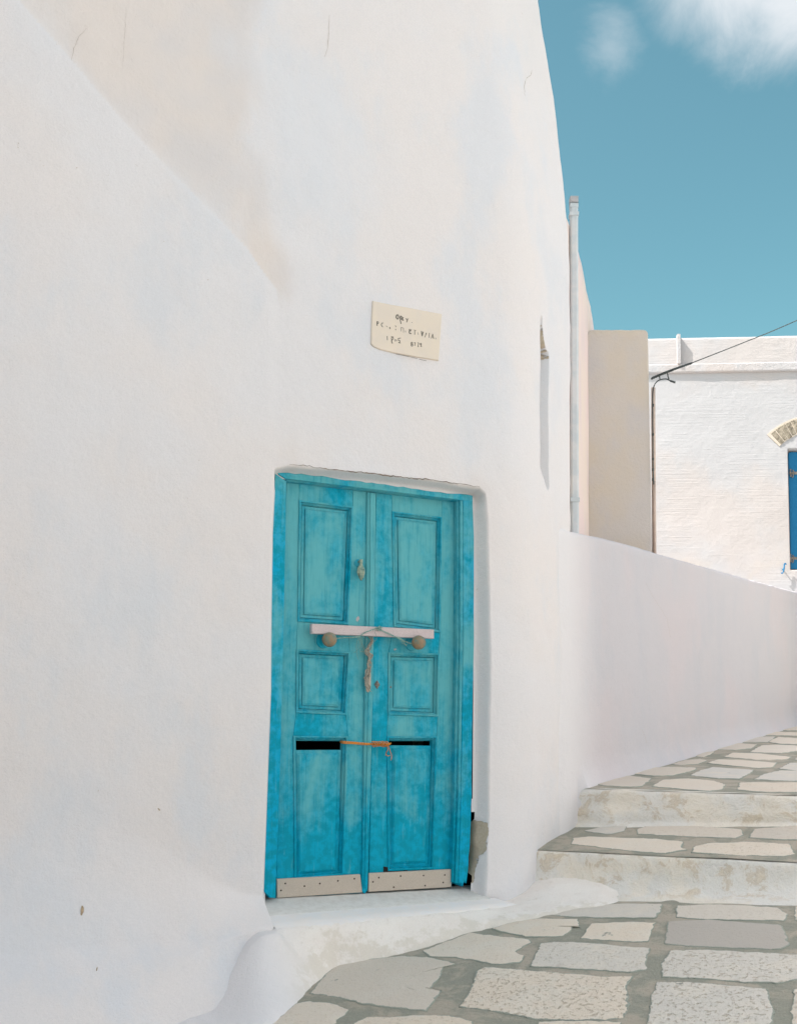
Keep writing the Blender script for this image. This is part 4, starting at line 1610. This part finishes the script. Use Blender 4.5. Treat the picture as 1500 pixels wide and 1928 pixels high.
D_ = lambda x, y: (1060 + x * .29333, 1350 + y * .29333)
UP = [
    ([(170, 425), (300, 390), (420, 380), (560, 400), (500, 450), (430, 455), (260, 445)], .2, .2, .3),
    ([(580, 450), (640, 410), (800, 400), (960, 415), (1035, 440), (1010, 470), (940, 480), (780, 468)], .2, .15, .1),
    ([(1120, 470), (1140, 425), (1500, 428), (1900, 432), (1900, 488), (1300, 485)], .1, .6, .05),
    ([(390, 355), (500, 335), (680, 325), (850, 330), (840, 345), (700, 380), (580, 382), (470, 370)], .2, .1, .25),
    ([(820, 380), (890, 345), (960, 325), (1100, 335), (1220, 345), (1170, 380), (1130, 403), (1000, 400)], 1., .1, .1),
    ([(1230, 405), (1300, 370), (1400, 350), (1600, 355), (1900, 360), (1900, 418), (1400, 412)], .9, .1, .1),
    ([(700, 305), (800, 280), (880, 275), (915, 285), (860, 305), (760, 312)], .2, .1, .3),
    ([(930, 300), (1000, 278), (1150, 283), (1365, 298), (1340, 325), (1250, 330), (1080, 315)], .3, .1, .05),
    ([(1390, 335), (1460, 300), (1600, 300), (1900, 306), (1900, 350), (1500, 350)], .9, .1, .1),
    ([(850, 255), (890, 235), (970, 225), (950, 240), (900, 262)], .2, .1, .3),
    ([(1040, 260), (1090, 235), (1250, 240), (1460, 260), (1430, 275), (1250, 278)], .2, .1, .05),
    ([(960, 210), (1000, 185), (1090, 170), (1240, 180), (1200, 205), (1100, 215)], .2, .1, .3),
    ([(1200, 228), (1280, 185), (1400, 183), (1500, 190), (1560, 205), (1500, 222), (1400, 235)], .5, .1, .05),
    ([(1150, 165), (1210, 130), (1360, 130), (1310, 165)], .7, .1, .3),
    ([(1320, 165), (1380, 130), (1520, 140), (1620, 160), (1550, 180), (1400, 178)], .3, .1, .1),
    ([(1210, 118), (1290, 97), (1500, 103), (1650, 106), (1600, 125), (1400, 122)], .2, .1, .1),
    ([(1340, 84), (1400, 66), (1600, 62), (1700, 92), (1450, 90)], .2, .1, .2),
    ([(1490, 280), (1530, 240), (1800, 242), (1800, 290)], .6, .1, .1)]
for pts, tone, pits, dark in UP:
    poly = [hit_surf(*D_(*p), g2, S2 + 1, .5) for p in pts]
    stone(poly, lambda q: g2(q[0], q[1]), lambda q: tuple((OB + DB * q[0] + NB * q[1])), upper, tone, pits, dark, .006, .0045)

# ------------------------------------------------------------------ neighbour behind the corner, with its downpipe
rear = thing('rear_house', 'pinkish white house half hidden behind the rounded corner', 'house')
P1, P2 = plan(1078, 6.5), plan(1110, 8.0)
dr = (P2 - P1).normalized()
nr = Vector((dr.y, -dr.x))
TOPR = [(1060, 395), (1088, 470), (1093, 492), (1099, 522), (1105, 552), (1111, 578), (1115, 600), (1118, 625)]
tr_ = []
for p in TOPR:
    q = hit(*p, P1, nr)
    tr_.append(((Vector((q.x, q.y)) - P1).dot(dr), q.z))
ss = np.linspace(tr_[0][0], tr_[-1][0], 30)
vs, fs = [], []
for s in ss:
    zt = float(np.interp(s, [q[0] for q in tr_], [q[1] for q in tr_]))
    for k in range(24):
        z = -1 + (zt + 1) * k / 23
        q = P1 + dr * s + nr * (.006 * nz3(s, z, 4, 2.0) + .003 * nz3(s, z, 6, 9.0))
        vs.append((q.x, q.y, z))
    for dt in (.04, .3, 1.2):
        q = P1 + dr * s - nr * dt
        vs.append((q.x, q.y, zt + (.02 if dt < .1 else .03)))
    q = P1 + dr * s - nr * 1.2
    vs.append((q.x, q.y, -1))
n = 28
for i in range(len(ss) - 1):
    for k in range(n - 1):
        a = i * n + k
        fs.append((a, a + n, a + n + 1, a + 1))
fs.append(tuple(range((len(ss) - 1) * n, len(ss) * n))[::-1])
fs.append(tuple(range(n)))
mesh_obj('wall', vs, fs, M_PINK, rear, True)
pipe = MB()
pd = 6.3
pa, pb = plan(1074.5, pd), plan(1090, pd)
zt = ray(1082, 372).z / ray(1082, 372).y * pd
pc = (pa + pb) / 2
hw = (pb - pa).length / 2
ex = Vector(((pb - pa).normalized().x, (pb - pa).normalized().y, 0))
ey = Vector((-ex.y, ex.x, 0))
rings = []
for z in (-1.0, zt - .045):
    rr = []
    for a in range(12):
        th = 2 * math.pi * a / 12
        cx_, sy_ = math.cos(th), math.sin(th)
        k = min(1 / max(abs(cx_), abs(sy_)), 1.45)
        rr.append(Vector((pc.x, pc.y, z)) + ex * hw * cx_ * k + ey * hw * .9 * sy_ * k)
    rings.append(rr)
pipe.rings(rings, True, True)
pipe_o = pipe.build('drainpipe', M_PIPE, rear)
for (py, hh, ww) in ((388, .016, 1.02), (405, .012, 1.13), (942, .012, 1.12)):
    zz = ray(1082, py).z / ray(1082, py).y * pd
    mb = MB()
    mb.box((pc.x, pc.y, zz), ex * hw * ww, ey * hw * ww, (0, 0, hh))
    mb.build('collar', M_PIPE, pipe_o)
mb = MB()
mb.box((pc.x, pc.y, zt - .022), ex * hw * 1.02, ey * hw * 1.02, (0, 0, .022))
mb.build('cap', M_TRIM, pipe_o)

# ------------------------------------------------------------------ beige pier
pdp = 8.0
pl_, pr_ = plan(1108, pdp), plan(1227, pdp - .02)
zt = ray(1165, 621).z / ray(1165, 621).y * pdp
dx_ = (pr_ - pl_).normalized()
ny_ = Vector((dx_.y, -dx_.x))
Wd = (pr_ - pl_).length
outl = []
R = .035
base = [(0, -1.2), (Wd, -1.2)]
outl = [(0.0, -1.0), (Wd, -1.0)]
for k in range(7):
    a = math.pi / 2 * k / 6
    outl.append((Wd - R + R * math.cos(a), zt - R + R * math.sin(a)))
for k in range(1, 12):
    outl.append((Wd - R - (Wd - R - .02) * k / 12, zt + .004 * nz3(k, 0, 2, .7)))
outl += [(0.02, zt - .004), (0.0, zt - .03)]
lean = lambda u, z: -.009 * (z - zt) * (u / Wd)
mb = MB()
f3 = lambda u, z, dpt: Vector((pl_.x + dx_.x * (u + lean(u, z)) - ny_.x * dpt, pl_.y + dx_.y * (u + lean(u, z)) - ny_.y * dpt, z))
mb.rings([[f3(u, z, .45) for u, z in outl], [f3(u, z, .012) for u, z in outl], [f3(u, z, .003) for u, z in offset2d(outl, .004)], [f3(u, z, 0) for u, z in offset2d(outl, .012)]], True, True)
tag(mb.build('plaster_pier', M_PIER), 'beige rendered pier with rounded top corner between rear house and far house', 'pier')

# ------------------------------------------------------------------ far sunlit house
far = thing('far_house', 'sunlit white house with scratched plaster and blue shutter at street end', 'house')
vf = ray(-20000, 1100)
DF = Vector((-vf.x, -vf.y)).normalized()
NF = Vector((DF.y, -DF.x))
PF = plan(1360, 13.2)


def hitF(px, py, wv=0.0):
    p = hit(px, py, PF + NF * wv, NF)
    return ((Vector((p.x, p.y)) - PF).dot(DF), p.z)


def posF(u, z, wv):
    q = PF + DF * u + NF * wv
    return Vector((q.x, q.y, z))


zCT = hitF(1360, 685)[1]
zCB = hitF(1360, 699.5, .05)[1]
zPT = hitF(1360, 633)[1]
slopeT = 0.0
wu0, wz1 = hitF(1484, 846)
wz0 = hitF(1488, 1072)[1]
WW = .78
# wall with the window opening and rough coat
uF = np.concatenate([np.arange(-2.6, wu0 - .03, .05), np.arange(wu0 - .03, wu0 + .03, .01), np.arange(wu0 + .03, wu0 + WW - .03, .05), np.arange(wu0 + WW - .03, wu0 + WW + .03, .01), np.arange(wu0 + WW + .03, 5.0, .06)])
zF = np.concatenate([np.arange(-2.0, wz0 - .03, .05), np.arange(wz0 - .03, wz0 + .03, .01), np.arange(wz0 + .03, wz1 - .03, .05), np.arange(wz1 - .03, wz1 + .03, .01), np.arange(wz1 + .03, zCB + .03, .05)])
def spaced(a):
    a = np.sort(a)
    return a[np.concatenate([[True], np.diff(a) > .004])]


uF, zF = spaced(uF), spaced(zF)
vs, fs = [], []
wp = [(wu0, wz0), (wu0 + WW, wz0), (wu0 + WW, wz1), (wu0, wz1)]
UU, ZZ = np.meshgrid(uF, zF, indexing='ij')
dd = sdf(UU, ZZ, wp)
for i in range(len(uF)):
    for j in range(len(zF)):
        u, z = uF[i], zF[j]
        o = .008 * nz3(u, z, 1, 1.1) + .003 * nz3(u, z, 8, 4.5) - .12 * float(smooth((.008 - dd[i, j]) / .02))
        vs.append(posF(u, z, o))
m_ = len(zF)
for i in range(len(uF) - 1):
    for j in range(m_ - 1):
        if max(dd[i, j], dd[i + 1, j + 1], dd[i + 1, j], dd[i, j + 1]) < -.03:
            continue
        a = i * m_ + j
        fs.append((a, a + m_, a + m_ + 1, a + 1))
mesh_obj('wall', vs, fs, M_FAR, far, True, {'stain': np.zeros(len(vs))})
mb = MB()
mb.box(posF(1.2, -.2 + zCT / 2 - .5, -2.6), Vector((DF.x, DF.y, 0)) * 3.8, Vector((NF.x, NF.y, 0)) * 2.4, (0, 0, zCT / 2 + .6))
mb.build('body', M_SIDE, far)


def strip(name, prof, m, parent, u0=-2.6, u1=5.0, rough=.004):
    """profile (w, z) swept along the facade"""
    us = np.arange(u0, u1, .06)
    vs, fs = [], []
    for u in us:
        for k, (wv, z) in enumerate(prof):
            vs.append(posF(u, z + rough * nz3(u, k * .7, 3, 3.0) + .5 * rough * nz3(u, k * .7, 5, 11.0), wv + rough * nz3(u, k, 7, 4)))
    n = len(prof)
    for i in range(len(us) - 1):
        for k in range(n):
            a, b_ = i * n + k, i * n + (k + 1) % n
            fs.append((a, b_, b_ + n, a + n))
    fs.append(tuple(range(n)))
    fs.append(tuple(range((len(us) - 1) * n, len(us) * n))[::-1])
    return mesh_obj(name, vs, fs, m, parent, False)


strip('cornice', [(-.3, zCB), (.012, zCB + .002), (.026, zCB + .006), (.033, zCB + .02), (.033, zCT - .012), (.026, zCT), (-.3, zCT + .01)], M_TRIM, far)
strip('roof_parapet', [(-.25, zCT), (-.004, zCT + .006), (-.008, zPT - .03), (-.02, zPT - .006), (-.05, zPT), (-.22, zPT), (-.25, zPT - .03)], M_FAR, far)
(u1_, _), (u2_, _) = hitF(1273.5, 660), hitF(1279.5, 660)
mb = MB()
mb.box(posF((u1_ + u2_) / 2, (zCT + zPT) / 2 + .012, .02), Vector((DF.x, DF.y, 0)) * (u2_ - u1_) / 2, Vector((NF.x, NF.y, 0)) * .035, (0, 0, (zPT - zCT) / 2 + .012))
mb.build('rib', M_TRIM, far)

# shutter
sh_w = -.055
shut = thing('shutter', None, None)
shut.parent = far
np_ = 5
for k in range(np_):
    a0, a1 = wu0 + .012 + (WW - .024) * k / np_, wu0 + .012 + (WW - .024) * (k + 1) / np_ - .004
    mb = MB()
    q = [(a0, wz0 + .012), (a1, wz0 + .012), (a1, wz1 - .022), (a0, wz1 - .022)]
    if k == 0:
        q[3:] = [(a0 + .03, wz1 - .018), (a0 + .006, wz1 - .03), (a0, wz1 - .06)]
    mb.rings([[posF(u, z, sh_w - .03) for u, z in q], [posF(u, z, sh_w - .004) for u, z in q], [posF(u, z, sh_w) for u, z in offset2d(q, .004)]], True, True)
    mb.build('plank', M_BLUE, shut)
for py in (889, 1050):
    hu, hz = hitF(1493, py)
    mb = MB()
    mb.box(posF(hu + .02, hz, sh_w + .006), Vector((DF.x, DF.y, 0)) * .05, Vector((NF.x, NF.y, 0)) * .005, (0, 0, .016))
    mb.tube([posF(hu - .02, hz + .05, sh_w + .012), posF(hu - .03, hz, sh_w + .02), posF(hu - .015, hz - .05, sh_w + .012)], .010, 6)
    mb.tube([posF(hu + .005, hz + .04, sh_w + .01), posF(hu + .02, hz + .01, sh_w + .016), posF(hu + .002, hz - .06, sh_w + .01)], .008, 6)
    mb.build('hinge', M_METAL, shut)
mb = MB()
mb.box(posF(wu0 + WW / 2, (wz0 + wz1) / 2, -.4), Vector((DF.x, DF.y, 0)) * WW * .6, Vector((NF.x, NF.y, 0)) * .26, (0, 0, (wz1 - wz0) * .6))
mb.build('painted_dark_backing', M_DARK, far)  # backing behind the shutter, room darkness painted in its colour

# relieving arch of bare stones over the window
arch = thing('relieving_arch', None, None)
arch.parent = far
sc = 13.0 / F
cu, cz = hitF(1545, 915)
ro, ri = 141 * sc, 112 * sc
angs = [-42]
while angs[-1] < 42:
    angs.append(angs[-1] + random.uniform(4.0, 6.2))
for a0, a1 in zip(angs[:-1], angs[1:]):
    mb = MB()
    j0, j1 = random.uniform(-.012, .01), random.uniform(-.012, .012)
    q = []
    for a, r in ((a0 + .2, ri + j1), (a1 - .2, ri + j1), (a1 - .2 + random.uniform(-.3, .3), ro + j0), (a0 + .2 + random.uniform(-.3, .3), ro + j0)):
        q.append((cu + r * math.sin(math.radians(a)), cz + r * math.cos(math.radians(a))))
    pw = random.uniform(.004, .016)
    mb.rings([[posF(u, z, -.03) for u, z in q], [posF(u, z, pw) for u, z in q], [posF(u, z, pw + .006) for u, z in offset2d(q, .008)]], True, True)
    mb.build('stone', M_BRICK, arch)
mb = MB()
q0 = [(cu + r * math.sin(math.radians(a)), cz + r * math.cos(math.radians(a))) for r, rngs in ((ri - .014, range(-44, 45, 4)), (ro + .012, range(44, -45, -4))) for a in rngs]
mb.rings([[posF(u, z, -.03) for u, z in q0], [posF(u, z, .007) for u, z in q0]], True, True)
mb.build('mortar_bed', M_PIER, arch)

# shutter catch
mb = MB()
hu, hz = hitF(1473, 1072)
pts = [(.030, .050), (.026, .062), (.012, .064), (.008, .045), (.006, .015), (0, -.015), (-.008, -.045), (-.022, -.058), (-.032, -.050)]
mb.tube([Vector(posF(hu + a, hz + b_, .05)) for a, b_ in smooth_line(pts, 3)], .0085, 6)
mb.tube([posF(hu + .002, hz - .002, -.01), posF(hu + .002, hz - .002, .055)], .009, 6)
mb.build('shutter_catch', M_BLUE, far)

# ------------------------------------------------------------------ overhead cable, service lead and conduit at the pier
dpt = 7.96
P3 = lambda px, py, d: ray(px, py) * (d / ray(px, py).y)
cab = MB()
mid = [P3(1228, 712, dpt), P3(1262, 699, dpt + .05), P3(1300, 684, dpt + .1), P3(1400, 644.5, dpt + .4), P3(1500, 603, dpt + .7), P3(1800, 470, dpt + 2.0), P3(2300, 240, dpt + 4)]
cab.tube([Vector(p) for p in smooth_line(mid, 8)], .0045, 6)
nt = 60
for ph in (0, 2.1, 4.2):
    pts = []
    for k in range(nt + 1):
        t = k / nt
        p = P3(1226 + 76 * t, 712.5 - 29.0 * t - 1.2 * math.sin(t * math.pi), dpt + .1 * t)
        a = ph + t * 40
        r = .0075 * (1 - .3 * t)
        pts.append(p + Vector((0, r * math.cos(a), r * math.sin(a))))
    cab.tube(pts, .0042, 5)
tag(cab.build('overhead_cable', M_CABLE), 'thin dark overhead cable, twisted where it meets the beige pier', 'cable')
lead = MB()
lp = [(1271, 720), (1262, 717), (1255, 713.5), (1246, 714), (1238, 717), (1231.5, 725), (1228.6, 738), (1228.2, 760), (1228.6, 820), (1229, 880), (1229.8, 906), (1230.4, 912)]
pts = [P3(x_, y_, dpt) for x_, y_ in lp]
sm = [Vector(p) for p in smooth_line(pts, 5)]
lead.tube(sm, [.008 if k < 6 else .005 for k in range(len(sm))], 6)
for y_ in (763, 818, 864, 884, 903):
    lead.lathe(P3(1229, y_, dpt), (0, 0, 1), [(.004, -.012), (.008, -.008), (.008, .008), (.004, .012)], 8, Vector((0, 1, 0)))
for x_, y_ in ((1241, 708), (1256, 702)):
    lead.tube([P3(x_, y_, dpt), P3(x_ + 1, y_ + 7, dpt), P3(x_ + 3, 714, dpt)], .005, 5)
tag(lead.build('service_lead', M_CABLE), 'black hooked service lead clipped down the edge of the beige pier', 'cable')
con = MB()
con.tube([P3(1229.5, 730, dpt + .05), P3(1229.5, 800, dpt + .05), P3(1230.5, 920, dpt + .05), P3(1231.5, 1060, dpt + .05)], .016, 8)
con.tube([P3(1231.6, 905, dpt + .02), P3(1232.4, 1060, dpt + .02)], .008, 8)
tag(con.build('conduit', M_CONDUIT, None, True), 'slim beige conduit running down beside the black service lead', 'conduit')

# ------------------------------------------------------------------ tall neighbour on the near side, out of the picture, that shades the lane
nb = thing('side_house', 'tall plain white house shading the lane on its sunward side', 'house')
mb = MB()
mb.box((-4.4, -.9, 3.0), (2.2, 0, 0), (0, 4.4, 0), (0, 0, 5.0))
mb.build('wall', M_SIDE, nb)

# unseen house added beyond the right edge to bounce sunlight into the lane
opp = thing('added_bounce_house', 'unseen white house with blue shutters added to bounce sunlight', 'house')
mb = MB()
mb.box((8.6, 1.6, .9), (2.4, 0, 0), (0, 8.0, 0), (0, 0, 2.9))
mb.build('wall', M_SIDE, opp)
mb = MB()
mb.box((8.6, 1.6, 3.9), (2.46, 0, 0), (0, 8.06, 0), (0, 0, .12))
mb.build('coping', M_SIDE, opp)
for y in (-2.5, 2.2, 6.6):
    mb = MB()
    mb.box((6.185, y, .5), (.02, 0, 0), (0, .42, 0), (0, 0, .62))
    mb.build('shutter', M_BLUE, opp)
